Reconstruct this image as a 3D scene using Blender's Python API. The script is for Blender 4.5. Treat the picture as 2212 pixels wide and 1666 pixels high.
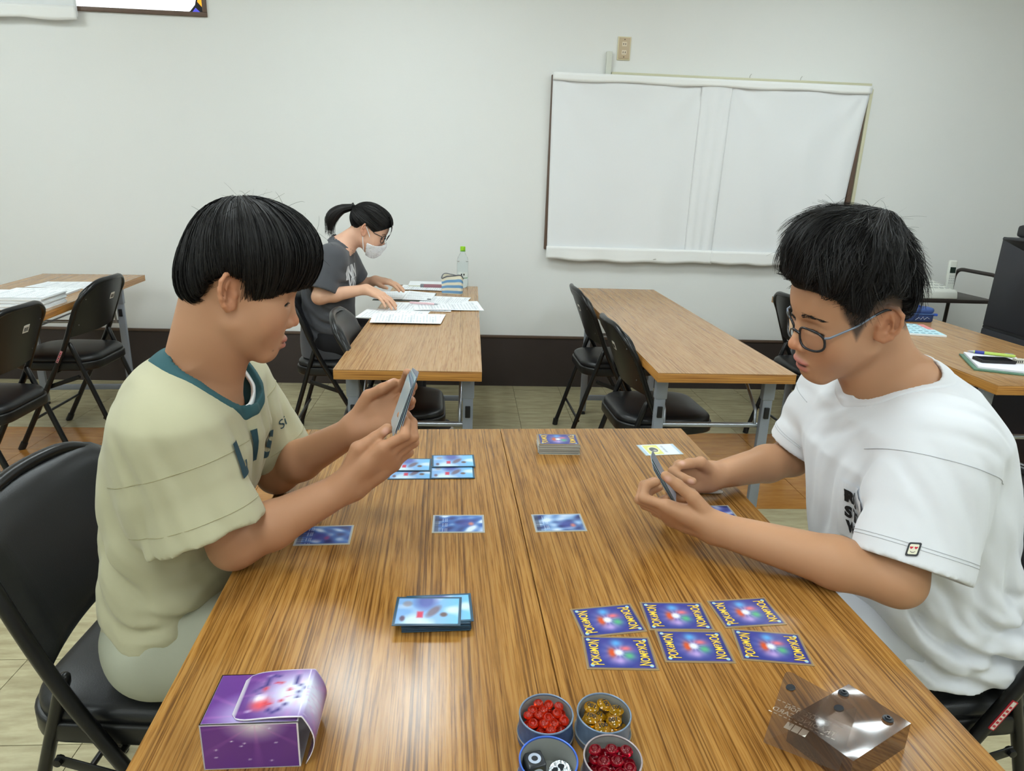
import bpy, bmesh, math, random
import numpy as np
from mathutils import Vector, Matrix, Euler
from mathutils.bvhtree import BVHTree

for o in list(bpy.data.objects):
    bpy.data.objects.remove(o, do_unlink=True)
scene = bpy.context.scene
COL = scene.collection
rng = np.random.default_rng(7)
random.seed(7)

# ------------------------------------------------------------------ camera
CAM_Z = 1.304
F_PX, PITCH, ROLL, YAW = 1461.0, 0.29455, 0.03445, 0.07017
def cam_basis():
    cp, sp, cy, sy = math.cos(PITCH), math.sin(PITCH), math.cos(YAW), math.sin(YAW)
    fwd = Vector((sy*cp, cy*cp, -sp)); right = Vector((cy, -sy, 0)); up = right.cross(fwd)
    c, s = math.cos(ROLL), math.sin(ROLL)
    return c*right+s*up, -s*right+c*up, fwd
CR, CU, CF = cam_basis()
cam_data = bpy.data.cameras.new('camera')
cam = bpy.data.objects.new('camera', cam_data); COL.objects.link(cam)
cam_data.sensor_fit = 'HORIZONTAL'; cam_data.sensor_width = 36.0
cam_data.lens = 36.0*F_PX/2212.0
cam_data.clip_start = 0.02
M = Matrix((CR, CU, -CF)).transposed().to_4x4(); M.translation = (0, 0, CAM_Z)
cam.matrix_world = M
scene.camera = cam
def P(x, y, Y):
    """world point at depth Y behind a photograph pixel (2212x1666)"""
    d = CF*F_PX + CR*(x-1106) - CU*(y-833)
    return Vector((0, 0, CAM_Z)) + d*(Y/d.y)
def PZ(x, y, z):
    d = CF*F_PX + CR*(x-1106) - CU*(y-833)
    return Vector((0, 0, CAM_Z)) + d*((z-CAM_Z)/d.z)

# ------------------------------------------------------------------ world, exposure
world = bpy.data.worlds.new('world'); scene.world = world; world.use_nodes = True
world.node_tree.nodes['Background'].inputs[0].default_value = (0.75, 0.85, 1.0, 1)
world.node_tree.nodes['Background'].inputs[1].default_value = 1.2
vs = scene.view_settings
vs.view_transform = 'Standard'; vs.look = 'None'; vs.gamma = 1.0; vs.use_curve_mapping = False
vs.exposure = 0.0
LAMP_STRENGTH = 24.5
LAMP_COLOR = (0.87, 0.975, 1.0)

# ------------------------------------------------------------------ materials
def srgb(r, g, b):
    f = lambda c: ((c/255.0)/12.92 if c/255.0 <= 0.04045 else ((c/255.0+0.055)/1.055)**2.4)
    return (f(r), f(g), f(b), 1.0)
MATS = {}
def mat(name, color=(0.8, 0.8, 0.8, 1), rough=0.5, metal=0.0, spec=0.5, bump=None, noise=None, emit=None, coat=0, sss=0, trans=0, ior=1.45, alpha=1, sheen=0):
    """bump=(scale,strength,distance)  noise=(scale,amount) gentle colour variation"""
    if name in MATS: return MATS[name]
    m = bpy.data.materials.new(name); m.use_nodes = True
    nt = m.node_tree; b = nt.nodes['Principled BSDF']
    b.inputs['Base Color'].default_value = color
    b.inputs['Roughness'].default_value = rough; b.inputs['Metallic'].default_value = metal
    b.inputs['Specular IOR Level'].default_value = spec
    b.inputs['IOR'].default_value = ior
    if coat: b.inputs['Coat Weight'].default_value = coat; b.inputs['Coat Roughness'].default_value = 0.1
    if sss:
        b.inputs['Subsurface Weight'].default_value = sss
        b.inputs['Subsurface Radius'].default_value = (1.0, 0.35, 0.18); b.inputs['Subsurface Scale'].default_value = 0.006
    if trans: b.inputs['Transmission Weight'].default_value = trans
    if alpha < 1: b.inputs['Alpha'].default_value = alpha
    if sheen: b.inputs['Sheen Weight'].default_value = sheen
    if emit:
        b.inputs['Emission Color'].default_value = emit[0]; b.inputs['Emission Strength'].default_value = emit[1]
    tc = nt.nodes.new('ShaderNodeTexCoord')
    if noise:
        n = nt.nodes.new('ShaderNodeTexNoise'); n.inputs['Scale'].default_value = noise[0]; n.inputs['Detail'].default_value = 5
        nt.links.new(tc.outputs['Object'], n.inputs['Vector'])
        mx = nt.nodes.new('ShaderNodeMix'); mx.data_type = 'RGBA'
        c = color; a = noise[1]
        mx.inputs['A'].default_value = (c[0]*(1-a), c[1]*(1-a), c[2]*(1-a), 1)
        mx.inputs['B'].default_value = (min(1, c[0]*(1+a)), min(1, c[1]*(1+a)), min(1, c[2]*(1+a)), 1)
        nt.links.new(n.outputs['Fac'], mx.inputs['Factor']); nt.links.new(mx.outputs['Result'], b.inputs['Base Color'])
    if bump:
        n = nt.nodes.new('ShaderNodeTexNoise'); n.inputs['Scale'].default_value = bump[0]; n.inputs['Detail'].default_value = 4
        nt.links.new(tc.outputs['Object'], n.inputs['Vector'])
        bp = nt.nodes.new('ShaderNodeBump'); bp.inputs['Strength'].default_value = bump[1]; bp.inputs['Distance'].default_value = bump[2]
        nt.links.new(n.outputs['Fac'], bp.inputs['Height']); nt.links.new(bp.outputs['Normal'], b.inputs['Normal'])
    MATS[name] = m
    return m

def vcol_mat(name, rough=0.4, sss=0.0, spec=0.5, bump=None, coat=0, metal=0, sheen=0, attr='Col'):
    if name in MATS: return MATS[name]
    m = mat(name, rough=rough, sss=sss, spec=spec, bump=bump, coat=coat, metal=metal, sheen=sheen)
    nt = m.node_tree
    a = nt.nodes.new('ShaderNodeVertexColor'); a.layer_name = attr
    nt.links.new(a.outputs['Color'], nt.nodes['Principled BSDF'].inputs['Base Color'])
    return m

def wood_mat(name, c_light, c_dark, c_mid, sx=38.0, rough=0.26, streak=0.5):
    """printed wood laminate, grain along local Y"""
    m = bpy.data.materials.new(name); m.use_nodes = True; nt = m.node_tree; b = nt.nodes['Principled BSDF']
    N = nt.nodes.new; L = nt.links.new
    tc = N('ShaderNodeTexCoord')
    mp = N('ShaderNodeMapping'); mp.inputs['Scale'].default_value = (1, 0.028, 1)
    L(tc.outputs['Object'], mp.inputs['Vector'])
    n0 = N('ShaderNodeTexNoise'); n0.inputs['Scale'].default_value = 9; n0.inputs['Detail'].default_value = 2
    L(mp.outputs['Vector'], n0.inputs['Vector'])
    # warp x by low-frequency noise
    sep = N('ShaderNodeSeparateXYZ'); L(mp.outputs['Vector'], sep.inputs[0])
    w = N('ShaderNodeMath'); w.operation = 'MULTIPLY_ADD'; w.inputs[1].default_value = 0.05; L(n0.outputs['Fac'], w.inputs[0]); L(sep.outputs['X'], w.inputs[2])
    cb = N('ShaderNodeCombineXYZ'); L(w.outputs[0], cb.inputs['X']); L(sep.outputs['Y'], cb.inputs['Y']); L(sep.outputs['Z'], cb.inputs['Z'])
    n1 = N('ShaderNodeTexNoise'); n1.inputs['Scale'].default_value = sx*2.6; n1.inputs['Detail'].default_value = 7; n1.inputs['Roughness'].default_value = 0.62
    L(cb.outputs[0], n1.inputs['Vector'])
    n2 = N('ShaderNodeTexNoise'); n2.inputs['Scale'].default_value = sx*0.35; n2.inputs['Detail'].default_value = 3
    L(cb.outputs[0], n2.inputs['Vector'])
    r1 = N('ShaderNodeValToRGB'); e = r1.color_ramp.elements
    e[0].position = 0.36; e[0].color = c_dark; e[1].position = 0.60; e[1].color = c_light
    x = r1.color_ramp.elements.new(0.47); x.color = c_mid
    L(n1.outputs['Fac'], r1.inputs['Fac'])
    mx = N('ShaderNodeMix'); mx.data_type = 'RGBA'; mx.blend_type = 'MULTIPLY'; mx.inputs['Factor'].default_value = streak
    r2 = N('ShaderNodeValToRGB'); e2 = r2.color_ramp.elements
    e2[0].position = 0.38; e2[0].color = (0.82, 0.78, 0.72, 1); e2[1].position = 0.62; e2[1].color = (1.06, 1.05, 1.03, 1)
    L(n2.outputs['Fac'], r2.inputs['Fac'])
    L(r1.outputs['Color'], mx.inputs['A']); L(r2.outputs['Color'], mx.inputs['B'])
    # thin dark pore lines
    mp3 = N('ShaderNodeMapping'); mp3.inputs['Scale'].default_value = (1, 0.018, 1); L(cb.outputs[0], mp3.inputs['Vector'])
    n3 = N('ShaderNodeTexNoise'); n3.inputs['Scale'].default_value = sx*3.4; n3.inputs['Detail'].default_value = 2
    L(mp3.outputs[0], n3.inputs['Vector'])
    r3 = N('ShaderNodeValToRGB'); e3 = r3.color_ramp.elements
    e3[0].position = 0.36; e3[0].color = (0.30, 0.24, 0.20, 1); e3[1].position = 0.45; e3[1].color = (1, 1, 1, 1)
    L(n3.outputs['Fac'], r3.inputs['Fac'])
    mx2 = N('ShaderNodeMix'); mx2.data_type = 'RGBA'; mx2.blend_type = 'MULTIPLY'; mx2.inputs['Factor'].default_value = streak
    L(mx.outputs['Result'], mx2.inputs['A']); L(r3.outputs['Color'], mx2.inputs['B'])
    L(mx2.outputs['Result'], b.inputs['Base Color'])
    b.inputs['Roughness'].default_value = rough
    bp = N('ShaderNodeBump'); bp.inputs['Strength'].default_value = 0.06; bp.inputs['Distance'].default_value = 0.001
    L(n1.outputs['Fac'], bp.inputs['Height']); L(bp.outputs['Normal'], b.inputs['Normal'])
    MATS[name] = m
    return m

# ------------------------------------------------------------------ object helpers
def tag(o, label=None, cat=None, group=None, kind=None):
    if label: o['label'] = label
    if cat: o['category'] = cat
    if group: o['group'] = group
    if kind: o['kind'] = kind
    return o
def empty(name, loc=(0, 0, 0), rz=0.0, label=None, cat=None, group=None):
    o = bpy.data.objects.new(name, None); COL.objects.link(o)
    o.location = loc; o.rotation_euler = (0, 0, rz); o.empty_display_size = 0.05
    return tag(o, label, cat, group)
def obj(name, data, parent=None, loc=(0, 0, 0), rot=(0, 0, 0)):
    o = bpy.data.objects.new(name, data); COL.objects.link(o)
    o.parent = parent; o.location = loc; o.rotation_euler = rot
    return o
def me_from(name, verts, faces, material, smooth=False):
    me = bpy.data.meshes.new(name)
    me.from_pydata([tuple(v) for v in verts], [], [tuple(f) for f in faces])
    me.validate()
    if material: me.materials.append(material)
    if smooth: me.polygons.foreach_set('use_smooth', [True]*len(me.polygons))
    me.update()
    return me
def me_bm(name, bm, material, smooth=False, sharp_angle=None):
    bmesh.ops.recalc_face_normals(bm, faces=bm.faces[:])
    me = bpy.data.meshes.new(name); bm.to_mesh(me); bm.free()
    if material: me.materials.append(material)
    if smooth:
        me.polygons.foreach_set('use_smooth', [True]*len(me.polygons))
        if sharp_angle: me.set_sharp_from_angle(angle=sharp_angle)
    me.update()
    return me
def add_box(bm, c, s, rot=None, bevel=0.0, seg=2):
    """box centred at c with full sizes s"""
    mtx = Matrix.Translation(Vector(c)) @ (rot.to_4x4() if rot is not None else Matrix.Identity(4)) @ Matrix.Diagonal((s[0], s[1], s[2], 1))
    r = bmesh.ops.create_cube(bm, size=1.0, matrix=mtx)
    if bevel > 0:
        edges = list({e for v in r['verts'] for e in v.link_edges})
        bmesh.ops.bevel(bm, geom=edges, offset=bevel, segments=seg, affect='EDGES', profile=0.5)
    return bm
def box_me(name, c, s, material, rot=None, bevel=0.0, seg=2, smooth=False):
    bm = bmesh.new(); add_box(bm, c, s, rot, bevel, seg)
    return me_bm(name, bm, material, smooth or bevel > 0, math.radians(40))
def add_tube(bm, pts, r, n=10, closed=False, caps=True):
    """tube along a polyline; r scalar or list"""
    pts = [Vector(p) for p in pts]; m = len(pts)
    rad = r if hasattr(r, '__len__') else [r]*m
    rings = []; prev = None
    for i, p in enumerate(pts):
        if closed: t = pts[(i+1) % m]-pts[i-1]
        else: t = pts[min(i+1, m-1)]-pts[max(i-1, 0)]
        t.normalize()
        if prev is None:
            a = Vector((0, 0, 1)) if abs(t.z) < 0.9 else Vector((1, 0, 0))
            u = t.cross(a).normalized()
        else:
            u = (prev - t*prev.dot(t)); u = u.normalized() if u.length > 1e-6 else t.orthogonal().normalized()
        prev = u; v = t.cross(u)
        rings.append([bm.verts.new(p + (u*math.cos(2*math.pi*k/n)+v*math.sin(2*math.pi*k/n))*rad[i]) for k in range(n)])
    for i in range(m if closed else m-1):
        a, b = rings[i], rings[(i+1) % m]
        for k in range(n): bm.faces.new((a[k], a[(k+1) % n], b[(k+1) % n], b[k]))
    if caps and not closed:
        bm.faces.new(rings[0][::-1]); bm.faces.new(rings[-1])
    return bm
def tube_me(name, pts, r, material, n=10, closed=False):
    bm = bmesh.new(); add_tube(bm, pts, r, n, closed)
    return me_bm(name, bm, material, True, math.radians(50))
def lathe_me(name, prof, material, n=32, smooth=True, sharp=35):
    """prof: list of (r,z)"""
    vs_, fs = [], []
    for (r, z) in prof:
        for k in range(n):
            a = 2*math.pi*k/n; vs_.append((r*math.cos(a), r*math.sin(a), z))
    for i in range(len(prof)-1):
        for k in range(n):
            fs.append((i*n+k, i*n+(k+1) % n, (i+1)*n+(k+1) % n, (i+1)*n+k))
    me = bpy.data.meshes.new(name); me.from_pydata(vs_, [], fs)
    bm = bmesh.new(); bm.from_mesh(me); bmesh.ops.remove_doubles(bm, verts=bm.verts[:], dist=1e-6)
    bpy.data.meshes.remove(me)
    return me_bm(name, bm, material, smooth, math.radians(sharp))
def prism_me(name, outline, h, material, bevel=0.0, smooth=False, z0=0.0):
    """outline: list of (x,y) CCW, extruded z0..z0+h"""
    bm = bmesh.new()
    b = [bm.verts.new((x, y, z0)) for x, y in outline]; f = bm.faces.new(b)
    ex = bmesh.ops.extrude_face_region(bm, geom=[f])
    bmesh.ops.translate(bm, verts=[g for g in ex['geom'] if isinstance(g, bmesh.types.BMVert)], vec=(0, 0, h))
    if bevel > 0:
        es = [e for e in bm.edges if abs(e.verts[0].co.z-e.verts[1].co.z) < 1e-7]
        bmesh.ops.bevel(bm, geom=es, offset=bevel, segments=3, affect='EDGES', profile=0.5)
    return me_bm(name, bm, material, smooth or bevel > 0, math.radians(40))
def round_rect(w, h, r, n=5, cx=0, cy=0):
    out = []
    for (sx, sy, a0) in ((1, 1, 0), (-1, 1, 90), (-1, -1, 180), (1, -1, 270)):
        for k in range(n+1):
            a = math.radians(a0+90*k/n)
            out.append((cx+sx*(w/2-r)+r*math.cos(a), cy+sy*(h/2-r)+r*math.sin(a)))
    return out
def fillet(pts, r, n=6):
    """round the inner corners of a 3D polyline"""
    pts = [Vector(p) for p in pts]; out = [pts[0]]
    for i in range(1, len(pts)-1):
        a, b, c = pts[i-1], pts[i], pts[i+1]
        u = (a-b); v = (c-b); d = min(r, u.length*0.49, v.length*0.49)
        p0 = b+u.normalized()*d; p1 = b+v.normalized()*d
        for k in range(n+1):
            t = k/n; out.append(p0*(1-t)**2 + b*2*t*(1-t) + p1*t**2)
    out.append(pts[-1])
    return out
def copy_tree(o, parent=None):
    c = o.copy(); COL.objects.link(c); c.parent = parent
    for ch in o.children: copy_tree(ch, c)
    return c
def text_me(name, body, size, material, extrude=0.0, bold=0.0, align='CENTER', space=1.0):
    cu = bpy.data.curves.new(name, 'FONT'); cu.body = body; cu.size = size; cu.align_x = align; cu.align_y = 'CENTER'
    cu.extrude = extrude; cu.offset = bold; cu.resolution_u = 3; cu.space_character = space
    o = bpy.data.objects.new(name, cu); COL.objects.link(o)
    dg = bpy.context.evaluated_depsgraph_get(); dg.update()
    me = bpy.data.meshes.new_from_object(o.evaluated_get(dg))
    bpy.data.objects.remove(o, do_unlink=True); bpy.data.curves.remove(cu)
    me.name = name; me.materials.clear(); me.materials.append(material)
    return me
def paint_grid(name, w, h, nx, ny, fn, material, z=0.0):
    """flat printed sheet: nx*ny grid centred on origin whose vertex colours come from fn(u,v)->rgb (sRGB 0..255)"""
    u, v = np.meshgrid(np.linspace(0, 1, nx), np.linspace(0, 1, ny))
    vs_ = np.stack([(u-0.5)*w, (v-0.5)*h, np.full_like(u, z)], -1).reshape(-1, 3)
    i = np.arange(nx*ny).reshape(ny, nx)
    fs = np.stack([i[:-1, :-1], i[:-1, 1:], i[1:, 1:], i[1:, :-1]], -1).reshape(-1, 4)
    me = bpy.data.meshes.new(name); me.from_pydata(vs_.tolist(), [], fs.tolist())
    set_colors(me, np.clip(fn(u.ravel(), v.ravel()), 0, 255))
    me.materials.append(material)
    return me
def set_colors(me, rgb255):
    c = np.asarray(rgb255, float)/255.0
    lin = np.where(c <= 0.04045, c/12.92, ((c+0.055)/1.055)**2.4)
    ca = me.color_attributes.new('Col', 'FLOAT_COLOR', 'POINT')
    ca.data.foreach_set('color', np.concatenate([lin, np.ones((len(lin), 1))], 1).astype(np.float32).ravel())
# ================================================================== the room
RX0, RX1, RY0, RY1, RZ = -5.2, 4.6, -3.6, 4.29, 2.75
m_wall = mat('wallpaper', srgb(232, 233, 231), 0.75, bump=(260, 0.25, 0.0012))
m_dado = mat('dark_dado', srgb(58, 49, 46), 0.55, noise=(9, 0.12))
m_trim = mat('brown_trim', srgb(92, 74, 62), 0.5, noise=(30, 0.2))
m_ceil = mat('ceiling_board', srgb(235, 235, 232), 0.9, bump=(120, 0.3, 0.002))
def wallpaper_nodes(m):
    nt = m.node_tree; b = nt.nodes['Principled BSDF']
    tc = nt.nodes.new('ShaderNodeTexCoord'); mp = nt.nodes.new('ShaderNodeMapping'); mp.inputs['Scale'].default_value = (40, 40, 160)
    n = nt.nodes.new('ShaderNodeTexNoise'); n.inputs['Scale'].default_value = 3; n.inputs['Detail'].default_value = 4
    nt.links.new(tc.outputs['Object'], mp.inputs[0]); nt.links.new(mp.outputs[0], n.inputs['Vector'])
    bp = nt.nodes.new('ShaderNodeBump'); bp.inputs['Strength'].default_value = 0.22; bp.inputs['Distance'].default_value = 0.0015
    nt.links.new(n.outputs['Fac'], bp.inputs['Height']); nt.links.new(bp.outputs['Normal'], b.inputs['Normal'])
wallpaper_nodes(m_wall)
def struct(name, me, parent=None, label=None):
    o = obj(name, me, parent)
    if parent is None: o['kind'] = 'structure'
    if label: o['label'] = label
    return o
t = 0.12
# back wall with an opening for the high window (x -3.25..-1.47, z 2.11..2.62)
WX0, WX1, WZ0, WZ1 = -3.3, -1.465, 2.115, 2.62
bm = bmesh.new()
def slab(x0, x1, z0, z1): add_box(bm, ((x0+x1)/2, RY1+t/2, (z0+z1)/2), (x1-x0, t, z1-z0))
slab(RX0, WX0, 0, RZ); slab(WX1, RX1, 0, RZ); slab(WX0, WX1, 0, WZ0); slab(WX0, WX1, WZ1, RZ)
wall_back = struct('wall_back', me_bm('wall_back', bm, m_wall), label='white textured wallpaper wall behind the study tables')
struct('wall_left', box_me('wall_left', (RX0-t/2, (RY0+RY1)/2, RZ/2), (t, RY1-RY0+2*t, RZ), m_wall))
struct('wall_right', box_me('wall_right', (RX1+t/2, (RY0+RY1)/2, RZ/2), (t, RY1-RY0+2*t, RZ), m_wall))
struct('wall_front', box_me('wall_front', ((RX0+RX1)/2, RY0-t/2, RZ/2), (RX1-RX0, t, RZ), m_wall))
struct('ceiling', box_me('ceiling', ((RX0+RX1)/2, (RY0+RY1)/2, RZ+t/2), (RX1-RX0+2*t, RY1-RY0+2*t, t), m_ceil))
struct('baseboard_back', box_me('baseboard_back', ((RX0+RX1)/2, RY1-0.006, 0.163), (RX1-RX0, 0.012, 0.326), m_dado), label='tall dark brown wainscot board along the back wall')
struct('trim_1', box_me('trim_1', ((RX0+RX1)/2, RY1-0.009, 0.334), (RX1-RX0, 0.018, 0.016), m_trim, bevel=0.003), label='thin brown cap rail on the dark wainscot')
for nm, x in (('baseboard_left', RX0+0.006), ('baseboard_right', RX1-0.006)):
    struct(nm, box_me(nm, (x, (RY0+RY1)/2, 0.163), (0.012, RY1-RY0, 0.326), m_dado))
# floor: slab with single vinyl tiles laid on it
def tile_mat(name, c0, c1):
    m = bpy.data.materials.new(name); m.use_nodes = True; nt = m.node_tree; b = nt.nodes['Principled BSDF']
    tc = nt.nodes.new('ShaderNodeTexCoord'); oi = nt.nodes.new('ShaderNodeObjectInfo')
    ad = nt.nodes.new('ShaderNodeVectorMath'); ad.operation = 'ADD'
    sc = nt.nodes.new('ShaderNodeVectorMath'); sc.operation = 'SCALE'; sc.inputs['Scale'].default_value = 37.0
    nt.links.new(oi.outputs['Random'], sc.inputs[0]); nt.links.new(tc.outputs['Object'], ad.inputs[0]); nt.links.new(sc.outputs[0], ad.inputs[1])
    mp = nt.nodes.new('ShaderNodeMapping'); mp.inputs['Scale'].default_value = (3, 16, 3); nt.links.new(ad.outputs[0], mp.inputs[0])
    n = nt.nodes.new('ShaderNodeTexNoise'); n.inputs['Scale'].default_value = 2.2; n.inputs['Detail'].default_value = 7; n.inputs['Roughness'].default_value = 0.65
    nt.links.new(mp.outputs[0], n.inputs['Vector'])
    r = nt.nodes.new('ShaderNodeValToRGB'); r.color_ramp.elements[0].position = 0.33; r.color_ramp.elements[0].color = c0
    r.color_ramp.elements[1].position = 0.62; r.color_ramp.elements[1].color = c1
    nt.links.new(n.outputs['Fac'], r.inputs['Fac']); nt.links.new(r.outputs['Color'], b.inputs['Base Color'])
    b.inputs['Roughness'].default_value = 0.22
    return m
m_tile = tile_mat('cream_vinyl', srgb(158, 148, 116), srgb(186, 177, 143))
m_tile_o = tile_mat('orange_vinyl', srgb(158, 104, 44), srgb(184, 128, 62))
m_grout = mat('tile_joint', srgb(80, 72, 55), 0.9)
floor = struct('floor', box_me('floor', ((RX0+RX1)/2, (RY0+RY1)/2, -0.055), (RX1-RX0+2*t, RY1-RY0+2*t, 0.10), m_grout), label='vinyl tile floor, cream with an orange band')
TP = 0.2995; TX0 = 0.305; TY0 = 1.335
def tile_mesh(m):
    bm = bmesh.new(); add_box(bm, (0, 0, -0.0025), (TP-0.0022, TP-0.0022, 0.005))
    return me_bm('tile', bm, m)
tm, tmo = tile_mesh(m_tile), tile_mesh(m_tile_o)
far_c, far_o = bmesh.new(), bmesh.new()
for j in range(-17, 10):
    for i in range(-19, 15):
        x = TX0+TP*(i+0.5); y = TY0+TP*(j+0.5)
        if not (RX0 < x < RX1+0.1 and RY0 < y < RY1+0.1): continue
        orange = 4 <= j <= 6
        inview = (y > 0.75 and -0.86*y-0.35 < x < 0.98*y+0.2)
        if inview:
            obj('tile', tmo if orange else tm, floor, (x, y, 0.0))
        else:
            add_box(far_o if orange else far_c, (x, y, -0.0025), (TP-0.0022, TP-0.0022, 0.005))
tag(obj('tile_field', me_bm('tile_field', far_c, m_tile), floor), kind='stuff')
tag(obj('orange_tile_field', me_bm('orange_tile_field', far_o, m_tile_o), floor), kind='stuff')

# ------------------------------------------------------------------ ceiling lamps
m_hous = mat('lamp_housing', srgb(240, 240, 240), 0.5)
m_lamp = mat('lamp_diffuser', (1, 1, 1, 1), 0.5, emit=((*LAMP_COLOR, 1), LAMP_STRENGTH))
lamp_no = 0
hm = box_me('housing', (0, 0, -0.03), (0.66, 0.68, 0.06), m_hous, bevel=0.006)
dm = box_me('diffuser', (0, 0, -0.068), (0.20, 0.60, 0.02), m_lamp, bevel=0.006)
for iy, y in enumerate((-2.2, -0.5, 1.2, 2.9)):
    for ix, x in enumerate((-2.9, -0.42, 2.06)):
        e = empty('ceiling_lamp', (x, y, RZ), 0, 'twin tube fluorescent ceiling lamp, %s in the %s row' % (('leftmost', 'middle', 'rightmost')[ix], ('rearmost', 'second', 'third', 'foremost')[iy]), 'lamp', 'ceiling lamps')
        obj('housing', hm, e)
        for s in (-1, 1): obj('diffuser', dm, e, (s*0.2, 0, 0))
# ------------------------------------------------------------------ high window, upper left
m_frame = mat('window_wood', srgb(104, 84, 72), 0.5, noise=(25, 0.15))
m_bglass = mat('bright_glass', (0.95, 0.97, 1, 1), 0.4, emit=((0.93, 0.96, 1.0, 1), 1.0))
def streak_glass(m):
    nt = m.node_tree; b = nt.nodes['Principled BSDF']
    tc = nt.nodes.new('ShaderNodeTexCoord'); mp = nt.nodes.new('ShaderNodeMapping'); mp.inputs['Scale'].default_value = (60, 1, 9)
    n = nt.nodes.new('ShaderNodeTexNoise'); n.inputs['Scale'].default_value = 2.0; n.inputs['Detail'].default_value = 5
    r = nt.nodes.new('ShaderNodeValToRGB'); r.color_ramp.elements[0].position = 0.36; r.color_ramp.elements[0].color = (0.35, 0.4, 0.48, 1)
    r.color_ramp.elements[1].position = 0.52; r.color_ramp.elements[1].color = (1.0, 1.0, 1.0, 1)
    nt.links.new(tc.outputs['Object'], mp.inputs[0]); nt.links.new(mp.outputs[0], n.inputs['Vector'])
    nt.links.new(n.outputs['Fac'], r.inputs['Fac']); nt.links.new(r.outputs['Color'], b.inputs['Emission Color'])
streak_glass(m_bglass)
win = empty('window_1', ((WX0+WX1)/2, RY1, WZ0)); win['kind'] = 'structure'; win['label'] = 'high stained glass window in the back wall'
ww, wh = WX1-WX0, WZ1-WZ0
fr = 0.022
obj('window_frame', box_me('bottom', (0, 0.03, fr/2), (ww, 0.09, fr), m_frame, bevel=0.003), win)
obj('window_frame', box_me('top', (0, 0.03, wh-fr/2), (ww, 0.09, fr), m_frame, bevel=0.003), win)
for s in (-1, 1):
    obj('window_frame', box_me('side', (s*(ww/2-fr/2), 0.03, wh/2), (fr, 0.09, wh-2*fr), m_frame, bevel=0.003), win)
gw = ww-2*fr
m_came = mat('lead_came', srgb(20, 20, 28), 0.5)
obj('pane', box_me('pane', (-0.02, 0.05, wh/2), (gw-0.04, 0.005, wh-2*fr), m_bglass), win)
# coloured corner of the stained glass: curved came with amber and blue pieces
cxr, czb = ww/2-fr, fr
m_amber = mat('amber_glass', srgb(240, 170, 30), 0.3, emit=(srgb(245, 170, 20), 0.9))
m_blue = mat('blue_glass', srgb(60, 60, 200), 0.3, emit=(srgb(80, 80, 210), 0.8))
def poly(name, pts, m, y0, y1):
    bm = bmesh.new(); a = [bm.verts.new((x, y0, z)) for x, z in pts]; b = [bm.verts.new((x, y1, z)) for x, z in pts]
    bm.faces.new(a); bm.faces.new(b[::-1]); n = len(pts)
    for k in range(n): bm.faces.new((a[k], b[k], b[(k+1) % n], a[(k+1) % n]))
    return me_bm(name, bm, m)
obj('lead_corner', poly('lead_corner', [(cxr, czb), (cxr, czb+0.30), (cxr-0.035, czb+0.30), (cxr-0.04, czb+0.10), (cxr-0.055, czb+0.045), (cxr-0.085, czb+0.012), (cxr-0.13, czb)], m_came, 0.040, 0.052), win)
obj('amber_pane', poly('amber_pane', [(cxr-0.004, czb+0.022), (cxr-0.004, czb+0.29), (cxr-0.028, czb+0.29), (cxr-0.032, czb+0.10), (cxr-0.04, czb+0.06)], m_amber, 0.036, 0.042), win)
obj('blue_pane', poly('blue_pane', [(cxr-0.022, czb+0.003), (cxr-0.052, czb+0.030), (cxr-0.075, czb+0.004)], m_blue, 0.036, 0.042), win)

# ------------------------------------------------------------------ curtains
m_cloth = mat('white_cloth', srgb(236, 238, 240), 0.85, bump=(900, 0.15, 0.0006), sheen=0.2)
def cloth_panel(name, x0, x1, z0, z1, y, fold, parent, seed, lean0=0.0, lean1=0.0, sag=0.0, m=None, nx=60, nz=40, thick=0.004):
    r = np.random.default_rng(seed)
    u, v = np.meshgrid(np.linspace(0, 1, nx), np.linspace(0, 1, nz))
    x = x0+(x1-x0)*u + (lean0*(1-u)+lean1*u)*v*(z1-z0)
    z = z1-(z1-z0)*v - sag*np.sin(np.pi*u)*v + 0.004*np.sin(u*23+seed)*v
    yy = np.zeros_like(u)
    for k in range(7):
        a = r.uniform(-1, 1); f = r.uniform(.7, 3.5); ph = r.uniform(0, 6.28); tilt = r.uniform(-1.2, 1.2)
        yy += fold*a*np.sin(f*2*np.pi*(u+tilt*0.12*v)+ph)*(0.25+0.75*v)
    # tension folds fanning from the upper corners
    for cxn in (0.0, 1.0):
        ang = np.arctan2(v+0.02, np.abs(u-cxn)+0.02); rad = np.hypot(u-cxn, v)
        yy += fold*1.3*np.sin(ang*11)*np.exp(-rad*2.6)
    Y = y-np.abs(fold)*1.5-yy
    front = np.stack([x, Y, z], -1).reshape(-1, 3); back = front+np.array([0, thick, 0])
    i = np.arange(nx*nz).reshape(nz, nx)
    q = np.stack([i[:-1, :-1], i[1:, :-1], i[1:, 1:], i[:-1, 1:]], -1).reshape(-1, 4)
    n = nx*nz
    faces = q.tolist()+(q[:, ::-1]+n).tolist()
    loop = list(i[0, :])+list(i[1:, -1])+list(i[-1, -2::-1])+list(i[-2:0:-1, 0])
    for a, b in zip(loop, loop[1:]+loop[:1]): faces.append((a, b, b+n, a+n))
    return obj(name, me_from(name, np.concatenate([front, back]), faces, m or m_cloth, True), parent)
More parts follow.
